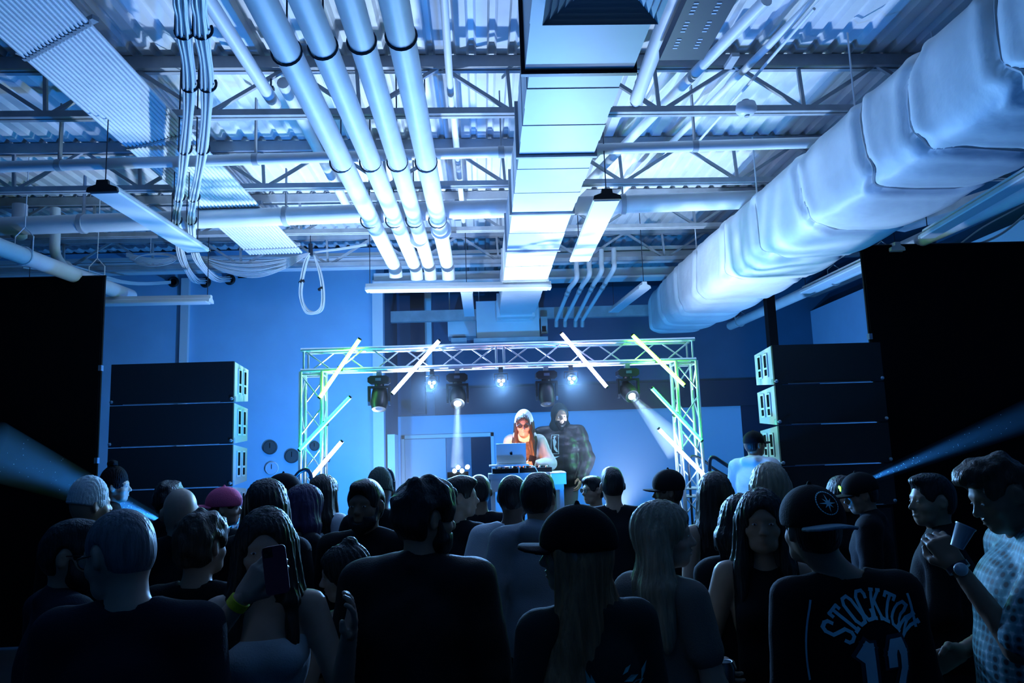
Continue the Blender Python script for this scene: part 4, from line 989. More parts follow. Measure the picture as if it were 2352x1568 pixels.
    gm = mobj(tname or {'tee': 't_shirt', 'long': 'long_sleeve_top', 'hoodie': 'hoodie', 'jacket': 'jacket', 'puffer': 'puffer_jacket', 'jersey': 'sports_jersey', 'tank': 'tank_top', 'crop': 'crop_top', 'bandeau': 'bandeau_top', 'shirt': 'patterned_shirt'}[top],
              s.mesh(.0135 if d < 3.2 else .017), topm or cloth('black', (.008, .008, .011)), root)
    PEOPLE[key]['top'] = gm
    # -------- hair
    def cap(s, g, k=.02): s.el((0, -.016, .029), (.0765, .099, .090), k, inf=g); s.el((0, -.035, -.01), (.07, .072, .075), k, inf=g*.8)
    if hair:
        s = SDF(H); n1 = noise(seed+9, 90, 7); n2 = noise(seed+19, 45, 6)
        st = {'topcurl': 'short', 'buzz': 'buzz', 'short': 'short', 'curly': 'curly', 'fade': 'short'}.get(hair, 'long')
        if hat and hat != 'hood' and st != 'long': cap(s, .007)
        elif hair == 'buzz': cap(s, .004)
        elif hair == 'short': cap(s, .011); s.el((0, .02, .085), (.062, .08, .040), .02); s.el((0, .065, .080), (.045, .035, .028), .015)
        elif hair == 'fade': cap(s, .006); s.el((0, .01, .095), (.060, .085, .038), .02)
        elif hair == 'topcurl': cap(s, .004); s.el((0, .02, .098), (.068, .098, .040), .02); s.el((0, .075, .085), (.055, .035, .03), .02)
        elif hair == 'curly': cap(s, .019); s.el((0, .0, .085), (.078, .098, .058), .02)
        else:
            cap(s, .007 if hat and hat != 'hood' else .016)
            ll = {'long': .36, 'bob': .13, 'verylong': .62, 'bun': 0, 'pony': 0, 'mid': .22}[hair]
            if ll:
                # drape in body direction: down the back from the head
                dn = Hr.T @ V(0, 0, -1); bx = Hr.T @ V(1, 0, 0); by = Hr.T @ V(0, -1, 0); zt_ = -.035 if hat and hat != 'hood' else 0; vl = 5.5 if hair == 'verylong' else wave
                for q in (-1, -.45, .45, 1):
                    a = V(q*(.052 if zt_ else .062), -.035-.03*(1-abs(q)), zt_); mid = a+dn*ll*.5+bx*q*.018*vl+by*(.012+.01*(vl > 2)); b_ = a+dn*ll+bx*q*.030*vl+by*(.015+.03*(vl > 2))
                    s.rc(a, mid, .045, .050, .03); s.rc(mid, b_, .050, .028 if abs(q) > .5 else .04, .03)
                for q in (-1, 1) if side else ():
                    a = V(q*.074, .022, .01); s.rc(a, a+dn*ll*.5+V(q*.012, .008, 0), .020, .026, .02); s.rc(a+dn*ll*.5+V(q*.012, .008, 0), a+dn*ll*.9+V(q*.02, .03, 0), .026, .018, .02)
            if hair == 'bun': s.el((0, -.05, .125), (.034, .034, .030), .01)
            if hair == 'pony': s.el((0, -.115, .04), (.025, .03, .03), .01); s.rc((0, -.13, .03), (0, -.15, -.16), .03, .02, .02)
        vl = 5.5 if hair == 'verylong' else wave; am_ = dict(buzz=.0006, short=.006, fade=.004, curly=.018, topcurl=.014).get(hair, .004)
        def hp(F, X, Y, Z, x, y, z):
            if st == 'curly' or hair == 'topcurl': F = F+am_*n1(x, y, z)
            elif st == 'long': a = np.arctan2(x, -y-.0+.0); F = F+.0035*(np.clip(-z*40, 0, 1) if hat and hat != 'hood' else 1)*np.sin(a*23+9*z+2*n2(x*.4, y*.4, z*.4))+am_*(1.8 if vl > 1 else 1)*n2(x, y, z*.5)
            else: F = F+am_*n1(x, y, z)*.6+am_*.5*n2(x, y, z)
            face = np.sqrt((x/(.064 if st == 'long' else .070))**2+((y-.118)/.088)**2+((z+.032)/.102)**2)-1
            F = smax(F, -face*.06, .016)
            if st != 'long':
                F = smax(F, -.078-z, .02)
                ear = np.sqrt(((np.abs(x)-.085)/.030)**2+((y+.008)/.030)**2+((z+.008)/.042)**2)-1
                F = smax(F, -ear*.03, .012)
                F = smax(F, np.minimum(-.012-z, y+.030), .012)                # no hair in front of and below the ears
            return F
        s.post.append(hp); mobj('hair', s.mesh(.0075 if d < 3.2 else .0095), hair_mat(hcol), root)
    if beard:
        s = SDF(H); s.el((0, .030, -.066), (.063, .058, .055), .02, inf=.006); s.rc((0, .058, -.10), (0, .06, -.115 if beard is True else -.135), .035, .025, .02)
        for q in (-1, 1): s.rc((q*.066, .01, -.01), (q*.058, .03, -.07), .012, .018, .015)
        n1 = noise(seed+70, 110, 6)
        s.post.append(lambda F, X, Y, Z, x, y, z: np.maximum(np.maximum(F+.003*n1(x, y, z), -(np.sqrt((x/.030)**2+((y-.10)/.04)**2+((z+.058)/.020)**2)-1)*.02), np.where(np.abs(x) < .045, z+.043+.6*np.abs(x)*0, z-.0)))
        mobj('beard', s.mesh(.0075), hair_mat(hcol), root)
    # -------- hats
    hm = hatm or cloth('cap_black', (.006, .006, .009))
    if hat in ('cap', 'cap_back', 'cap_high'):
        g_ = .021 if hair and hair not in ('buzz',) else .013; hi_ = .022 if hat == 'cap_high' else 0
        s = SDF(H); s.el((0, -.014, .038+hi_), (.0775, .1005, .088), .01, inf=g_); s.rc((0, -.014, .13+hi_+g_), (0, -.014, .134+hi_+g_), .009, .007, .003)
        s.post.append(lambda F, X, Y, Z, x, y, z: np.maximum(np.maximum(F, .014-z), -(np.sqrt((x/.062)**2+((y+.014)/.085)**2+((z-.0)/.05)**2)-1)*.05))
        cp = mobj('cap', s.mesh(.007), hm, root)
        s = SDF(H); bs = -1 if hat == 'cap_back' else 1
        s.rc((-.035, bs*.085-.014, .022), (.035, bs*.085-.014, .022), .05, .05, .02); s.el((0, bs*.12-.014, .020), (.078, .072, .03), .02)
        def bp(F, X, Y, Z, x, y, z):
            zz = .024-2.2*x*x-.10*np.abs(y)*0; return np.maximum(F*1., np.abs(z-zz)-.0055)
        s.post.append(bp); s.post.append(lambda F, X, Y, Z, x, y, z: np.maximum(F, .07-bs*(y+.014)))
        mobj('cap_brim', s.mesh(.0052), hm, root)
        PEOPLE[key]['cap'] = cp
    if hat == 'beanie' or hat == 'beanie_pom':
        s = SDF(H); s.el((0, -.018, .050), (.077, .096, .108), .02, inf=.004); s.el((0, -.025, .02), (.076, .092, .07), .02, inf=.004)
        s.post.append(lambda F, X, Y, Z, x, y, z: np.maximum(F+.0025*np.sin(42*np.arctan2(x, y+.02)), .0-.25*(y+.02)-z))
        mobj('beanie', s.mesh(.0065), hm, root)
        s = SDF(H); s.el((0, -.02, .015), (.080, .100, .06), .02, inf=.006)
        s.post.append(lambda F, X, Y, Z, x, y, z: np.maximum(F+.003*np.sin(36*np.arctan2(x, y+.02)), np.abs(z-.018+.25*(y+.02))-.024)); mobj('beanie_cuff', s.mesh(.0065), hm, root)
        if hat == 'beanie_pom':
            n1 = noise(seed+33, 130, 7); s = SDF(H); s.el((0, -.03, .175), (.036, .036, .032), .02); s.post.append(lambda F, X, Y, Z, x, y, z: F+.009*n1(x, y, z)); mobj('pompom', s.mesh(.007), hm, root)
    if hat == 'hood':
        s = SDF(H); s.el((0, -.03, .02), (.094, .112, .118), .03, inf=.008); s.el((0, -.06, .06), (.07, .08, .09), .03); s.rc((-.04, -.03, -.12), (.04, -.03, -.12), .085, .085, .04)
        n1 = noise(seed+31, 28, 5)
        s.post.append(lambda F, X, Y, Z, x, y, z: np.maximum(F+.005*n1(x, y, z), -(np.sqrt((x/.070)**2+((y-.085)/.115)**2+((z+.030)/.112)**2)-1)*.07))
        mobj('hood', s.mesh(.009), hm, root)
    if specs:
        k = MB(); tfm = lambda q: tuple(H[0] @ V(*q)+H[1])
        for q in (-1, 1):
            c = (q*.032, .096, .002); rr = (.024, .019) if specs == 'sun' else (.022, .018)
            ring = [tfm((c[0]+math.cos(a)*rr[0], c[1], c[2]+math.sin(a)*rr[1])) for a in [2*math.pi*i/16 for i in range(16)]]
            k.tube(ring, .0022, 5, closed=True); k.tube([tfm((q*.056, .094, .008)), tfm((q*.078, .06, .010)), tfm((q*.079, -.01, .006)), tfm((q*.077, -.03, -.012))], .0024, 5)
        k.tube([tfm((-.010, .097, .006)), tfm((0, .100, .009)), tfm((.010, .097, .006))], .002, 5)
        gl = k.build('glasses', M['rubber'], None, True); gl.parent = root; OFF[gl.name] = Vector()
        for q in (-1, 1):
            k = MB(); c = (q*.032, .0965, .002)
            poly = [tfm((c[0]+math.cos(a)*.022, c[1], c[2]+math.sin(a)*.0175)) for a in [2*math.pi*i/16 for i in range(16)]]
            poly2 = [tfm((c[0]+math.cos(a)*.022, c[1]-.002, c[2]+math.sin(a)*.0175)) for a in [2*math.pi*i/16 for i in range(16)]]
            k.add(poly+poly2, [tuple(range(16)), tuple(range(31, 15, -1))]); ln_ = k.build('glass_lens', M['dark'] if specs == 'sun' else GLS, None); ln_.parent = gl
    else:
        k = MB(); tfm = lambda q: tuple(H[0] @ V(*q)+H[1])
        fw = abs(((face+hyaw+180) % 360)-180)
        if fw > 40:
            for q in (-1, 1):
                k = MB(); c_ = V(q*.031, .0838, .001); n_ = 12
                rim = [tfm((c_[0]+math.cos(a)*.0105, c_[1]-.0012-.002*abs(math.cos(a)), c_[2]+math.sin(a)*.0042)) for a in [2*math.pi*i/n_ for i in range(n_)]]
                inn = [tfm((c_[0]+math.cos(a)*.006, c_[1]+.0012, c_[2]+math.sin(a)*.0026)) for a in [2*math.pi*i/n_ for i in range(n_)]]
                k.add(rim+inn, [(i, (i+1) % n_, n_+(i+1) % n_, n_+i) for i in range(n_)]+[tuple(range(n_, 2*n_))])
                e_ = k.build('eye', EYE, None, True); e_.parent = root
                k = MB(); k.lathe([(.0040, .0), (.003, .0008)], tfm((q*.031, .0853, .001)), tuple(H[0] @ V(0, 1, 0)), 10); i_ = k.build('iris', M['rubber'], None, True); i_.parent = e_
    return PEOPLE[key]
EYE = mat('eye_white', (.55, .55, .55), .2); GLS = mat('clear_glass', (.25, .3, .35), .05, spec=1.0)
def wpt(key, p):                                   # body-local point to world
    q = PEOPLE[key]; return q['root'].matrix_basis @ Vector(tuple(p))
# patterned shirt cloth: rows of dark dots on teal with pale waves
SHIRT = mat('shirt_print', (.05, .16, .20), .6, spec=.3)
nt = SHIRT.node_tree; b_ = nt.nodes['Principled BSDF']; tc = nt.nodes.new('ShaderNodeTexCoord'); vo = nt.nodes.new('ShaderNodeTexVoronoi'); vo.inputs['Scale'].default_value = 38; vo.inputs['Randomness'].default_value = .12
rp = nt.nodes.new('ShaderNodeValToRGB'); nt.links.new(tc.outputs['Object'], vo.inputs['Vector']); nt.links.new(vo.outputs['Distance'], rp.inputs[0]); nt.links.new(rp.outputs[0], b_.inputs['Base Color'])
el0 = rp.color_ramp.elements; el0[0].position = .28; el0[0].color = (.015, .03, .04, 1); el0[1].position = .42; el0[1].color = (.07, .22, .27, 1)
q_ = el0.new(.60); q_.color = (.10, .30, .36, 1); q_ = el0.new(.72); q_.color = (.40, .60, .66, 1)
# ================================================================ THE CROWD
W_ = dict(beanie=cloth('beanie_white', (.62, .70, .72)), pink=cloth('pink_cap', (.62, .10, .22)), white=cloth('white_tee', (.62, .64, .68)), hoodg=cloth('grey_hoodie', (.30, .33, .37)),
          hoodw=cloth('white_hoodie', (.70, .70, .72)), navy=cloth('navy', (.012, .016, .03)), denim=cloth('denim', (.05, .10, .18)), band=cloth('white_band_top', (.55, .58, .60)), greyp=cloth('grey_trousers', (.14, .15, .16)),
          beig=cloth('beige_top', (.22, .19, .17)), green=cloth('green_beanie', (.12, .16, .13)), jack=cloth('dark_jacket', (.014, .015, .019), .6, noise=.5, nscale=6), teal=cloth('teal_black_hood', (.012, .030, .038)),
          puff=mat('puffer_nylon', (.010, .010, .013), .32, spec=.6, bump=.3, bscale=30))
person('whitebeanie', 'person in a pale knitted beanie seen from behind at far left', 202, 1098, 4.3, face=-15, hyaw=-25, skin=1, hat='beanie', hatm=W_['beanie'], top='hoodie', extra=.03)
person('pombeanie', 'person in a dark bobble beanie in profile before the left speaker', 262, 1053, 6.2, face=-60, hyaw=-15, skin=0, hat='beanie_pom', top='jacket', extra=.10)
person('earring', 'dark haired bearded person with glasses and a pale ear stud at far left', 158, 1186, 2.75, face=-50, hyaw=-35, pitch=5, skin=1, hair='short', beard=True, specs='clear', top='jacket', topm=W_['navy'], wd=1.1)
person('buzz', 'grey cropped haired person in glasses and a black sweater at lower left', 312, 1162, 2.2, face=0, hyaw=62, pitch=14, skin=0, hair='buzz', hcol='salt', specs='clear', top='long', wd=1.1, topm=W_['navy'], extra=.006, fine=.007)
person('bald', 'bald person seen from behind before the left speaker', 417, 1119, 3.75, face=10, hyaw=15, skin=0, top='jacket', extra=.004)
person('curlyleft', 'person with curly brown hair and a black t-shirt, right of the grey cropped head', 458, 1168, 3.0, face=-8, hyaw=-15, skin=1, hair='curly', hcol='brown', top='tee', extra=.035)
person('pinkcap', 'person in a pink cap worn backwards, in profile', 512, 1114, 5.1, face=-45, hyaw=-35, skin=1, hair='short', hat='cap_back', hatm=W_['pink'], top='jacket', extra=.04)
person('smooth', 'person with smooth long black hair seen from behind by the left speaker', 612, 1097, 3.7, face=-10, skin=1, fem=True, hair='long', top='jacket')
person('phone', 'person in a white strapless top holding up a phone', 612, 1161, 2.6, face=-168, hyaw=0, pitch=6, skin=0, fem=True, hair='long', hcol='dark', top='bandeau', topm=W_['band'],
       Rr=((.215, .20, 1.30), (.045, .27, 1.52)), L=((.25, .05, 1.16), (.27, .23, 1.38)), curlR=.62, handR=(.5, .9, .1), curlL=.3, extra=.018)
person('greencap', 'person in a dark cap in profile behind the smooth black hair', 648, 1083, 5.2, face=-60, hyaw=-20, skin=1, hair='short', hat='cap_back', top='jacket', extra=.04)
person('purple', 'person with purple tinted hair facing left in a black t-shirt', 700, 1110, 4.5, face=115, hyaw=-15, skin=0, fem=True, hair='mid', hcol='purple', top='tee')
person('litcurl', 'person with long curly hair lit blue from behind, in a pale top', 740, 1088, 5.5, face=-20, hyaw=-20, skin=1, fem=True, hair='long', hcol='dark', top='tee', topm=W_['white'], seed=91)
person('bigfront', 'person turned to the camera, dark haired with a dim face, left of centre', 842, 1096, 3.8, face=165, hyaw=0, skin=2, hair='short', top='jacket', wd=1.1, beard=True)
person('greenbeanie', 'person in a ribbed green-grey beanie behind the dim faced person', 872, 1077, 5.0, face=10, skin=1, hat='beanie', hatm=W_['green'], top='jacket', extra=.03)
person('hugeback', 'broad person in a dark jacket with wavy black hair, the widest back in the crowd', 958, 1090, 2.7, face=-12, hyaw=-48, pitch=4, skin=1, hair='curly', hcol='black', top='jacket', topm=W_['jack'], wd=1.15, extra=.032, fine=.0075, beard=True, seed=41)
person('strappy', 'person in a white strappy crop top with a bare back and tied hair', 812, 1226, 3.1, face=35, hyaw=60, pitch=10, skin=0, fem=True, hair='bun', hcol='dark', top='crop', topm=W_['band'],
       L=((.25, -.02, 1.14), (.16, .20, .98)), extra=.05)
person('laugh', 'person laughing in profile, haloed by the white stage glare', 1048, 1090, 4.6, face=-35, hyaw=-55, skin=1, hair='short', hcol='dark', top='tee', extra=.02)
person('darkbuzz', 'person with cropped hair in black, right of the white glare', 1100, 1085, 5.3, face=5, skin=2, hair='buzz', top='tee')
person('whitetee', 'person in a white t-shirt standing left of the grey hoodie', 1174, 1085, 4.25, face=-10, hyaw=-10, skin=3, hair='buzz', top='tee', topm=W_['white'], L='pocket', beard=True, wd=1.05)
person('greyhoodie', 'person in a pale grey hoodie seen from behind below the laptop', 1231, 1077, 3.85, face=-5, hyaw=-20, skin=1, hair='short', top='hoodie', topm=W_['hoodg'], wd=.98, L='pocket', Rr='pocket', extra=.03, seed=77)
person('cappedlong', 'person in a black cap facing left with very long wavy auburn hair', 1335, 1162, 2.25, face=20, hyaw=50, skin=1, fem=True, hair='verylong', hcol='red', hat='cap', top='tee', topm=cloth('leaf_print', (.02, .03, .03)), extra=.025, wd=1.1, fine=.0075, seed=57)
person('blackback', 'person with short black hair in a black t-shirt, right of the desk', 1405, 1070, 5.25, face=0, skin=1, hair='fade', top='tee', wd=1.12)
person('smallspecs', 'small face in dark sunglasses just left of the short haired black t-shirt', 1366, 1090, 6.3, face=150, hyaw=-35, skin=1, hair='short', specs='sun', top='tee')
person('blackcap', 'person in a black flat brimmed cap facing left', 1536, 1073, 5.3, face=65, hyaw=20, skin=3, hair='short', hat='cap_high', top='jacket', extra=.065)
person('blond', 'smiling person with long wavy blond hair in profile, right of centre', 1508, 1146, 2.75, face=-55, hyaw=-48, skin=0, fem=True, hair='long', hcol='blond', top='tee', topm=W_['beig'], Rr='front', fine=.0075, seed=63, side=0, wave=2.2)
person('bareshoulder', 'person with long dark hair and bare shoulders, lit by the lowest white tube', 1640, 1082, 4.2, face=0, hyaw=10, skin=0, fem=True, hair='long', hcol='dark', top='tank')
person('blondback', 'person with straight blond hair seen from behind near the right steps', 1765, 1060, 3.9, face=5, skin=0, fem=True, hair='long', hcol='blond', top='jacket', seed=22)
person('facing', 'person with a fringe and long black hair facing the camera, right of centre', 1742, 1118, 2.95, face=163, hyaw=0, pitch=2, skin=1, fem=True, hair='long', hcol='black', top='tank', fine=.0075,
       Rr=((.25, .05, 1.14), (.21, .22, 1.12)), handR=(1, .2, .1), curlR=.75, seed=35)
person('jersey', 'person in a lettered sports jersey and a cap worn backwards at lower right', 1915, 1101, 2.45, hx=-.085, face=6, hyaw=0, skin=1, hair='short', hat='cap_back', top='long', tname='sports_jersey', wd=1.12, extra=.045, fine=.0075)
person('pairgirl', 'pale face beside the cap with the green reflection', 1922, 1088, 5.1, face=160, hyaw=30, skin=0, fem=True, hair='long', hcol='black', top='jacket', pitch=12)
person('greenmark', 'person in a black cap with a green reflection on its brim', 1985, 1076, 4.7, face=55, hyaw=25, skin=1, pitch=12, hair='short', hat='cap', top='jacket', extra=.045)
person('smiling', 'smiling person with a short fade and dark hoodie, second from the right edge', 2140, 1084, 3.5, face=55, hyaw=35, skin=1, hair='fade', top='hoodie', topm=cloth('black_hood', (.012, .011, .013)), wd=1.1, L='front', Rr='down', extra=.02)
person('pattern', 'person in a teal patterned short sleeved shirt at the right edge', 2325, 1020, 2.6, face=70, hyaw=15, pitch=22, skin=2, hair='topcurl', hcol='brown', top='shirt', topm=SHIRT, wd=1.38, extra=.03, fine=.0075,
       L=((.25, .12, 1.17), (.14, .24, 1.40)), Rr='front', handL=(-.6, .3, .7), curlL=.9)
person('darkleft', 'dark haired person barely visible behind the bald person', 388, 1106, 5.2, face=0, skin=1, hair='curly', top='jacket')
person('behindhood', 'person with black bobbed hair just left of the fringed person facing the camera', 1700, 1132, 3.2, face=0, skin=1, fem=True, hair='bob', hcol='black', top='jacket', extra=.02)
person('whitehood', 'person in a white hoodie and dark cap on the right stage steps', 1727, 984, 7.1, face=-50, hyaw=-20, skin=2, hair='buzz', hat='cap', top='hoodie', topm=W_['hoodw'], floor=.3, extra=.045, wd=1.15)
# ---- on the stage
person('djwoman', 'long haired person in sunglasses and a pale hood leaning over the laptop', 1202, 964, 8.1, face=180, hyaw=-8, pitch=12, skin=0, fem=True, hair='long', hcol='brown', hat='hood', hatm=W_['hoodw'], specs='sun', top='hoodie', topm=W_['hoodw'],
       floor=ZS, lean=(.42, .97), L=((.26, .16, 1.16), (.10, .34, 1.16)), Rr=((.23, .10, 1.16), (.17, .36, 1.10)), extra=.03, fine=.0075, curlL=.8)
person('djman', 'bearded person in a dark hood and black puffer jacket standing behind the desk', 1283, 925, 8.7, face=165, hyaw=22, pitch=8, skin=1, hat='hood', hatm=W_['teal'], beard='long', top='puffer', topm=W_['puff'], pants=W_['greyp'],
       floor=ZS, wd=1.25, L=((.30, .0, 1.14), (.24, .12, .93)), Rr=((.28, .05, 1.12), (.13, .25, .98)), extra=.035, fine=.0075)


# ================================================================ PRINTS, LETTERS, SMALL THINGS
from mathutils.bvhtree import BVHTree
def decal(key, name, polys, m, side=-1, off=.003, sub=None):
    """polys: lists of (x, z) in the body frame, laid onto the garment from the back (side -1) or the front (+1)"""
    q = PEOPLE[key]; me = q['top'].data; bv = BVHTree.FromPolygons([v.co for v in me.vertices], [tuple(p.vertices) for p in me.polygons]); k = MB()
    for pl_ in polys:
        vs = []
        for x, z in pl_:
            h = bv.ray_cast(Vector((x, side*1., z)), Vector((0, -side, 0))); y = (h[0].y if h[0] is not None else side*.12)+side*off; vs.append((x, y, z))
        k.add(vs, [tuple(range(len(vs)))])
    o = k.build(name, m, None); o.parent = q['top']; OFF[o.name] = Vector(); return o
def strokes(lines, th, o, ang, sx, sz, n=3):
    """thick poly-lines in a unit box -> little quads, rotated by ang about o"""
    out = []; c, s_ = math.cos(ang), math.sin(ang)
    T_ = lambda x, z: (o[0]+c*x-s_*z, o[1]+s_*x+c*z)
    for ln in lines:
        for (x0, z0), (x1, z1) in zip(ln, ln[1:]):
            a = np.array([x0*sx, z0*sz]); b = np.array([x1*sx, z1*sz]); d = b-a; L = np.linalg.norm(d); d /= L; nn_ = np.array([-d[1], d[0]])*th/2; a2 = a-d*th*.3; b2 = b+d*th*.3
            for i in range(n):
                p = a2+(b2-a2)*i/n; r = a2+(b2-a2)*(i+1)/n; out.append([T_(*(p+nn_)), T_(*(p-nn_)), T_(*(r-nn_)), T_(*(r+nn_))])
    return out
GL = {'S': [[(.42, .28), (.42, .42), (.2, .5), (-.2, .5), (-.42, .38), (-.42, .14), (.42, -.14), (.42, -.38), (.2, -.5), (-.2, -.5), (-.42, -.42), (-.42, -.28)]], 'T': [[(-.45, .34), (-.45, .5), (.45, .5), (.45, .34)], [(0, .5), (0, -.5)], [(-.2, -.5), (.2, -.5)]],
      'O': [[(-.22, .5), (.22, .5), (.42, .3), (.42, -.3), (.22, -.5), (-.22, -.5), (-.42, -.3), (-.42, .3), (-.22, .5)]], 'C': [[(.42, .22), (.42, .34), (.22, .5), (-.22, .5), (-.42, .3), (-.42, -.3), (-.22, -.5), (.22, -.5), (.42, -.34), (.42, -.22)]],
      'K': [[(-.34, .5), (-.34, -.5)], [(-.48, .5), (-.2, .5)], [(-.48, -.5), (-.2, -.5)], [(.36, .5), (-.3, -.06)], [(-.08, .10), (.38, -.5)], [(.2, .5), (.46, .5)], [(.22, -.5), (.5, -.5)]],
      'N': [[(-.36, -.5), (-.36, .5), (.36, -.5), (.36, .5)], [(-.5, .5), (-.28, .5)], [(-.5, -.5), (-.22, -.5)], [(.22, .5), (.5, .5)]],
      '1': [[(-.28, .34), (.06, .5), (.06, -.5)], [(-.26, -.5), (.36, -.5)]], '2': [[(-.36, .2), (-.36, .36), (-.2, .5), (.2, .5), (.38, .34), (.38, .1), (-.36, -.5), (.4, -.5), (.4, -.3)]]}
TEAL = mat('print_teal', (.42, .88, .98), .5); TEALD = mat('print_dark_teal', (.015, .045, .06), .6); PALE_P = mat('print_pale', (.70, .88, .92), .5)
cx0, cz0, Rr_ = .030, 1.270, .140
jp = []
for i, ch in enumerate('STOCKTON'):
    a_ = math.radians(62-17.6*i); jp += strokes(GL[ch], .0105, (cx0-math.sin(a_)*Rr_, cz0+math.cos(a_)*Rr_), a_, .037, .082)
decal('jersey', 'name_lettering', jp, TEAL)
for ch, dx in (('1', -.020), ('2', .085)):
    decal('jersey', 'number_outline', strokes(GL[ch], .058, (dx, 1.20), 0, .068, .185, 8), TEALD, off=.004); decal('jersey', 'number', strokes(GL[ch], .034, (dx, 1.20), 0, .068, .185, 8), PALE_P, off=.0065)
for s_ in (-1, 1):
    decal('jersey', 'armhole_piping', strokes([[(s_*(.168+.022*math.sin(t_*2.6)), 1.43-.24*t_) for t_ in [i/12*(1 if s_ < 0 else .42) for i in range(13)]]], .008, (0, 0), 0, 1, 1, 1), TEAL, off=.003)
# cap emblem: ring, inner star and spokes on the panel above the backward brim
q = PEOPLE['jersey']; H_ = q['H']; cm_ = q['cap'].data; bvc = BVHTree.FromPolygons([v.co for v in cm_.vertices], [tuple(p.vertices) for p in cm_.polygons]); k = MB()
def cappt(x, z):
    o_ = Vector(H_[0] @ V(x, -1, z)+H_[1]); d_ = Vector(H_[0] @ V(0, 1, 0)); h = bvc.ray_cast(o_, d_); return (h[0] if h[0] else o_)-d_*.002
for i in range(28):
    a0, a1 = 2*math.pi*i/28, 2*math.pi*(i+.8)/28; k.add([cappt(math.cos(a0)*.036, .092+math.sin(a0)*.036), cappt(math.cos(a1)*.036, .092+math.sin(a1)*.036), cappt(math.cos(a1)*.033, .092+math.sin(a1)*.033), cappt(math.cos(a0)*.033, .092+math.sin(a0)*.033)], [(0, 1, 2, 3)])
for i in range(8):
    a0 = 2*math.pi*i/8; r_ = .028 if i % 2 == 0 else .02; k.add([cappt(math.cos(a0-.35)*.008, .092+math.sin(a0-.35)*.008), cappt(math.cos(a0)*r_, .092+math.sin(a0)*r_), cappt(math.cos(a0+.35)*.008, .092+math.sin(a0+.35)*.008)], [(0, 1, 2)])
k.add([cappt(math.cos(a)*.009, .092+math.sin(a)*.009) for a in [2*math.pi*i/8 for i in range(8)]], [tuple(range(8))])
o = k.build('cap_emblem', TEAL, None); o.parent = q['cap']
for ch_ in q['root'].children:
    if ch_.name.startswith('cap_brim'): ch_.data.materials[0] = cloth('brim_pale', (.30, .42, .48))
# shirt print of the person in the puffer jacket: framed pale figure and a tick mark
fp = strokes([[(-.5, -.5), (-.5, .5), (.5, .5), (.5, -.5), (-.5, -.5)]], .006, (.035, 1.315), 0, .085, .21, 5)
decal('djman', 'shirt_print', fp, PALE_P, side=1, off=.004)
decal('djman', 'shirt_print_figure', [[(.02, 1.405), (.045, 1.41), (.055, 1.39), (.04, 1.37)], [(.06, 1.37), (.035, 1.38), (.015, 1.34), (.03, 1.29), (.05, 1.30)], [(.05, 1.30), (.03, 1.29), (.01, 1.26), (.0, 1.225), (.02, 1.23), (.045, 1.26)]], PALE_P, side=1, off=.005)
decal('djman', 'shirt_tick_mark', [[(.075, 1.165), (.055, 1.155), (.02, 1.165), (-.02, 1.185), (.03, 1.178), (.058, 1.175)]], PALE_P, side=1, off=.005)
decal('djman', 'jacket_zip', strokes([[(.10, 1.44), (.095, 1.2), (.10, .95)]], .006, (0, 0), 0, 1, 1, 8)+strokes([[(-.06, 1.44), (-.055, 1.2), (-.05, .95)]], .006, (0, 0), 0, 1, 1, 8), M['hook'], side=1, off=.003)
# chest print of the smiling person (a few coloured characters)
for i, (col, dx) in enumerate((((.1, .6, .3), 0), ((.1, .5, .25), .022), ((.6, .25, .15), .044), ((.6, .5, .4), .066))):
    decal('smiling', 'chest_print', strokes([[(-.3, -.5), (0, .5), (.3, -.5)]] if i % 2 else [[(-.3, -.5), (-.3, .5), (.3, .2), (-.3, 0)]], .005, (.07-dx, 1.27), 0, .018, .028, 1), mat('print_colour_%d' % i, col, .6), side=1, off=.004)
# leaf print on the back of the auburn haired person
LEAF = mat('leaf_green', (.12, .48, .46), .6); lr = random.Random(5); lv = []
for i in range(26):
    x, z = lr.uniform(-.16, .16), lr.uniform(.98, 1.32); a_ = lr.uniform(0, 3.14); L_ = lr.uniform(.02, .045)
    lv.append([(x+math.cos(a_)*L_, z+math.sin(a_)*L_), (x-math.sin(a_)*L_*.3, z+math.cos(a_)*L_*.3), (x-math.cos(a_)*L_, z-math.sin(a_)*L_), (x+math.sin(a_)*L_*.3, z-math.cos(a_)*L_*.3)])
tag(decal('cappedlong', 'leaf_print', lv, LEAF, off=.004), kind='stuff')
# small white mark on the chest, white tips on a sleeve
decal('purple', 'chest_mark', [[(-.08, 1.31), (-.03, 1.312), (-.03, 1.295), (-.08, 1.293)]], PALE_P, side=1, off=.004)
# straps of the crop top
q = PEOPLE['strappy']; k = MB()
for s_ in (-1, 1):
    k.tube(spline([Vector((s_*.07, -.112, 1.34)), Vector((s_*.075, -.103, 1.40)), Vector((s_*.08, -.055, 1.475)), Vector((s_*.08, .05, 1.45)), Vector((s_*.07, .12, 1.34))]), .0035, 6)
o = k.build('strap', W_['band'], None, True); o.parent = q['top']
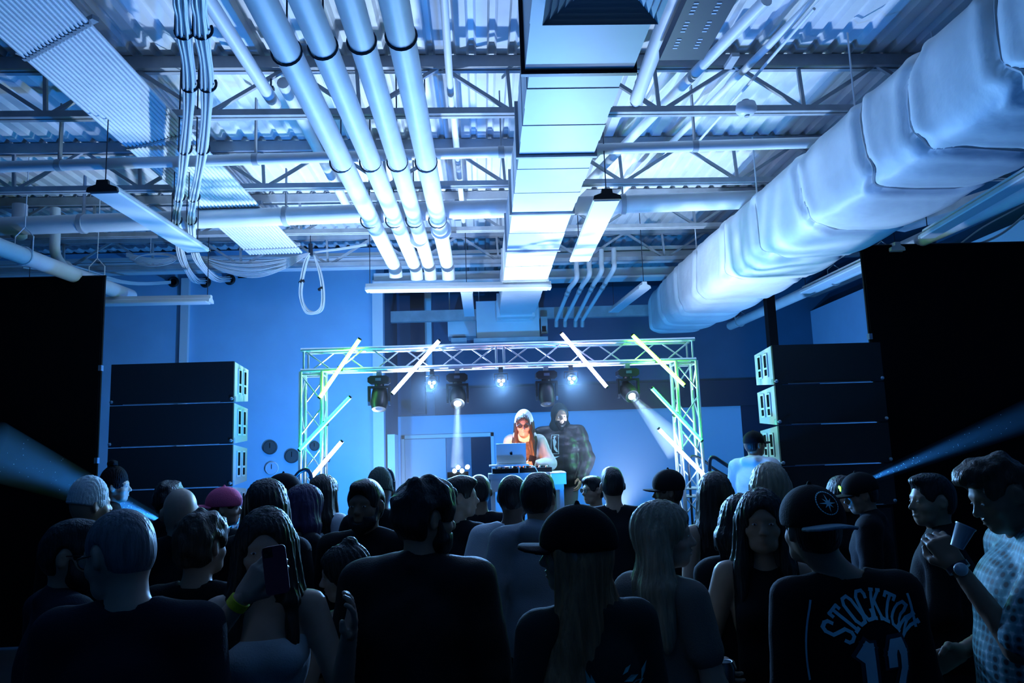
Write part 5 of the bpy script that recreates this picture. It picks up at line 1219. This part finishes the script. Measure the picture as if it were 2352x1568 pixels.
# phone in a rose case, wristband
def bone(key, s_):
    q = PEOPLE[key]; return q['wr'][s_], (q['wr'][s_]-q['el'][s_])/np.linalg.norm(q['wr'][s_]-q['el'][s_])
wv, dv = bone('phone', 1); rt = PEOPLE['phone']['root']; wm = lambda p: rt.matrix_basis @ Vector(tuple(p)); bpy.context.view_layer.update()
rt.matrix_basis
pc = wm(wv+dv*.10+V(-.035, .035, .0)); t = thing('phone', 'smartphone in a rose coloured case held up over the crowd', 'phone', pc)
Rp = rt.rotation_euler.to_matrix() @ Matrix.Rotation(.12, 3, 'Y'); k = MB()
def slab(k, w_, h_, th_, r_, y0=0):
    pts = []
    for cx1, cz1, a0 in ((w_/2-r_, h_/2-r_, 0), (-w_/2+r_, h_/2-r_, 90), (-w_/2+r_, -h_/2+r_, 180), (w_/2-r_, -h_/2+r_, 270)):
        for j in range(5): a = math.radians(a0+j*22.5); pts.append((cx1+math.cos(a)*r_, cz1+math.sin(a)*r_))
    n = len(pts); k.add([pc+Rp @ Vector((x, y0, z)) for x, z in pts]+[pc+Rp @ Vector((x, y0+th_, z)) for x, z in pts], [tuple(range(n)), tuple(range(2*n-1, n-1, -1))]+[(i, n+i, n+(i+1) % n, (i+1) % n) for i in range(n)])
slab(k, .066, .136, .011, .012); k.build('case', mat('rose_case', (.22, .035, .07), .5), t)
k = MB(); slab(k, .060, .130, .002, .011, -.0018); k.build('screen', mat('phone_screen', (.01, .01, .012), .1), t)
k = MB(); k.add([pc+Rp @ Vector((x, .0125, z)) for x, z in ((.004, .038), (.030, .038), (.030, .066), (.004, .066))], [(0, 1, 2, 3)]); k.build('camera_plate', M['dark'], t)
for x, z in ((.011, .059), (.023, .045)): MB().lathe([(.0055, 0), (.0055, .002)], pc+Rp @ Vector((x, .012, z)), Rp @ Vector((0, 1, 0)), 12).build('camera_lens', M['rubber'], t, True)
def bandring(key, s_, name, m, back=.02, r=.030, w_=.010):
    wv, dv = bone(key, s_); k = MB(); k.tube([Vector(wv-dv*(back+w_)), Vector(wv-dv*(back-w_))], r, 16, cap=False); k.tube([Vector(wv-dv*(back+w_)), Vector(wv-dv*(back-w_))], r+.002, 16); o = k.build(name, m, None, True); o.parent = PEOPLE[key]['root']; return o
bandring('phone', 1, 'wristband', mat('yellow_band', (.75, .75, .03), .5), .03, .031, .013)
bandring('pattern', -1, 'watch_strap', M['hook'], .01, .034, .009)
wv, dv = bone('pattern', -1); k = MB(); k.lathe([(.021, 0), (.021, .006), (.018, .009)], Vector(wv-dv*.01)+Vector((-.034, 0, .0)), (-1, 0, 0), 20); o = k.build('watch_face', M['silver'], None, True); o.parent = PEOPLE['pattern']['root']
# cup near the patterned shirt person's hands
c = P(2208, 1232, 2.3); t = thing('plastic_cup', 'pale plastic cup held by the person in the patterned shirt', 'cup', c)
MB().lathe([(.018, -.035), (.027, .03), (.029, .032), (.029, .036), (.026, .036), (.017, -.03)], c, (.45, -.1, .88), 24).build('cup_wall', mat('cup_white', (.62, .68, .72), .3), t, True)
# drinks can and bottle held in front of the dark haired person facing the camera
pp = PEOPLE['facing']; wv, dv = bone('facing', 1); c = pp['root'].matrix_basis @ Vector(tuple(wv+dv*.06)); c = c+Vector((0, -.055, .0))
t = thing('drinks_can', 'dull metal drinks can held upright at waist height', 'can', c)
MB().lathe([(.024, -.065), (.032, -.058), (.033, .045), (.027, .058), (.027, .060)], c, n=24).build('can_body', mat('can_teal_metal', (.10, .16, .18), .3, .7), t, True)
MB().lathe([(.026, .058), (.027, .061), (.024, .060), (.022, .057)], c, n=24).build('can_lid', M['alu'], t, True)
# ear stud, green cap reflection made as glowing discs, hair ring
q = PEOPLE['earring']; k = MB(); k.lathe([(.0055, 0), (.005, .004), (.002, .006)], Vector(tuple(q['H'][0] @ V(-.088, -.012, -.035)+q['H'][1])), Vector(tuple(q['H'][0] @ V(-1, 0, 0))), 10); o = k.build('ear_stud', M['alu'], None, True); o.parent = q['root']
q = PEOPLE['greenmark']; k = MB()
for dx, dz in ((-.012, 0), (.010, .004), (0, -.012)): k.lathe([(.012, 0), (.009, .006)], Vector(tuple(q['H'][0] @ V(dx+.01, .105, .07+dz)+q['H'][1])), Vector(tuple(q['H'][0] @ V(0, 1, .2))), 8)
o = k.build('green_reflection', mat('green_glow', (.1, .5, .1), .5, em=(.25, 1.0, .08), es=3.0), None, True); o.parent = q['root']
# phone in the hands of the person at the laptop
pp = PEOPLE['djwoman']; wv, dv = bone('djwoman', -1); c = pp['root'].matrix_basis @ Vector(tuple(wv+dv*.09)); c.z += .02
t = thing('phone', 'dark smartphone held by the person in the pale hood', 'phone', c)
MB().box(c, (.07, .009, .14), Matrix.Rotation(.3, 3, 'Y')).build('body', M['dark'], t); MB().box(c+Vector((0, .006, 0)), (.062, .002, .13), Matrix.Rotation(.3, 3, 'Y')).build('screen', mat('phone_glow', (.1, .1, .1), .3, em=(1, .5, .2), es=2.0), t)
# ================================================================ HAZE AND BEAMS
def haze(name, label, me_builder, dens, aniso=.3):
    m = bpy.data.materials.new(name); m.use_nodes = True; nt = m.node_tree; nt.nodes.remove(nt.nodes['Principled BSDF'])
    v = nt.nodes.new('ShaderNodeVolumeScatter'); v.inputs['Density'].default_value = dens; v.inputs['Anisotropy'].default_value = aniso; v.inputs['Color'].default_value = (1, 1, 1, 1)
    nt.links.new(v.outputs[0], nt.nodes['Material Output'].inputs['Volume'])
    o = me_builder.build('haze', m, None); return tag(o, label, 'haze', kind='stuff')
def beam(label, a, b, r0, r1, dens, W, col=(.35, .62, 1.0)):
    a = Vector(a); b = Vector(b); d = b-a; L = d.length
    haze('beam_haze', label, MB().lathe([(r0, 0), (r1, L)], a, d, 28), dens)
    lamp('SPOT', 'beam_lamp', a-d.normalized()*.01, b, col, W, .015, 2*math.degrees(math.atan((r1)/L))*.97, 1.0)
haze('stage_haze', 'thin haze hanging around the truss and stage', MB().box2((-2.5, 7.6, .9), (2.9, 8.45, 3.5)), .018)

beam('narrow light beam falling straight down beside the desk', h2[0], P(1051, 1074, 8.0), .03, .075, .9, 450)
beam('slanting light beam from the right moving head', h4[0], P(1560, 1030, 8.0), .035, .16, .5, 330)
a = P(372, 1196, 6.8); beam('broad hazy beam over the left of the crowd', a, P(-30, 1030, 5.6), .04, .21, .7, 420, (.03, .27, 1.0))
a = P(1982, 1106, 6.8); beam('broad hazy beam over the right of the crowd', a, P(2400, 940, 6.0), .04, .14, .7, 420, (.03, .27, 1.0))

# dust motes drifting in the two side beams
dm = mat('dust_mote', (.9, .9, .9), .6); dr_ = random.Random(3)
for (x0, y0, d0), (x1, y1, d1), w_, l_ in (((372, 1196, 6.8), (-30, 1030, 5.6), .19, 'bright dust motes drifting in the left beam'), ((1982, 1106, 6.8), (2400, 940, 6.0), .13, 'bright dust motes drifting in the right beam')):
    A_ = P(x0, y0, d0); B_ = P(x1, y1, d1); k = MB()
    for i in range(60):
        u = dr_.uniform(.08, 1); rr = w_*u*.75; c = A_.lerp(B_, u)+Vector([dr_.uniform(-rr, rr) for _ in range(3)]); s_ = dr_.uniform(.0015, .0042)
        k.add([c+Vector(v)*s_ for v in ((1, 0, 0), (-1, 0, 0), (0, 1, 0), (0, -1, 0), (0, 0, 1), (0, 0, -1))], [(0, 2, 4), (2, 1, 4), (1, 3, 4), (3, 0, 4), (2, 0, 5), (1, 2, 5), (3, 1, 5), (0, 3, 5)])
    tag(k.build('dust', dm, None), l_, 'dust', kind='stuff')
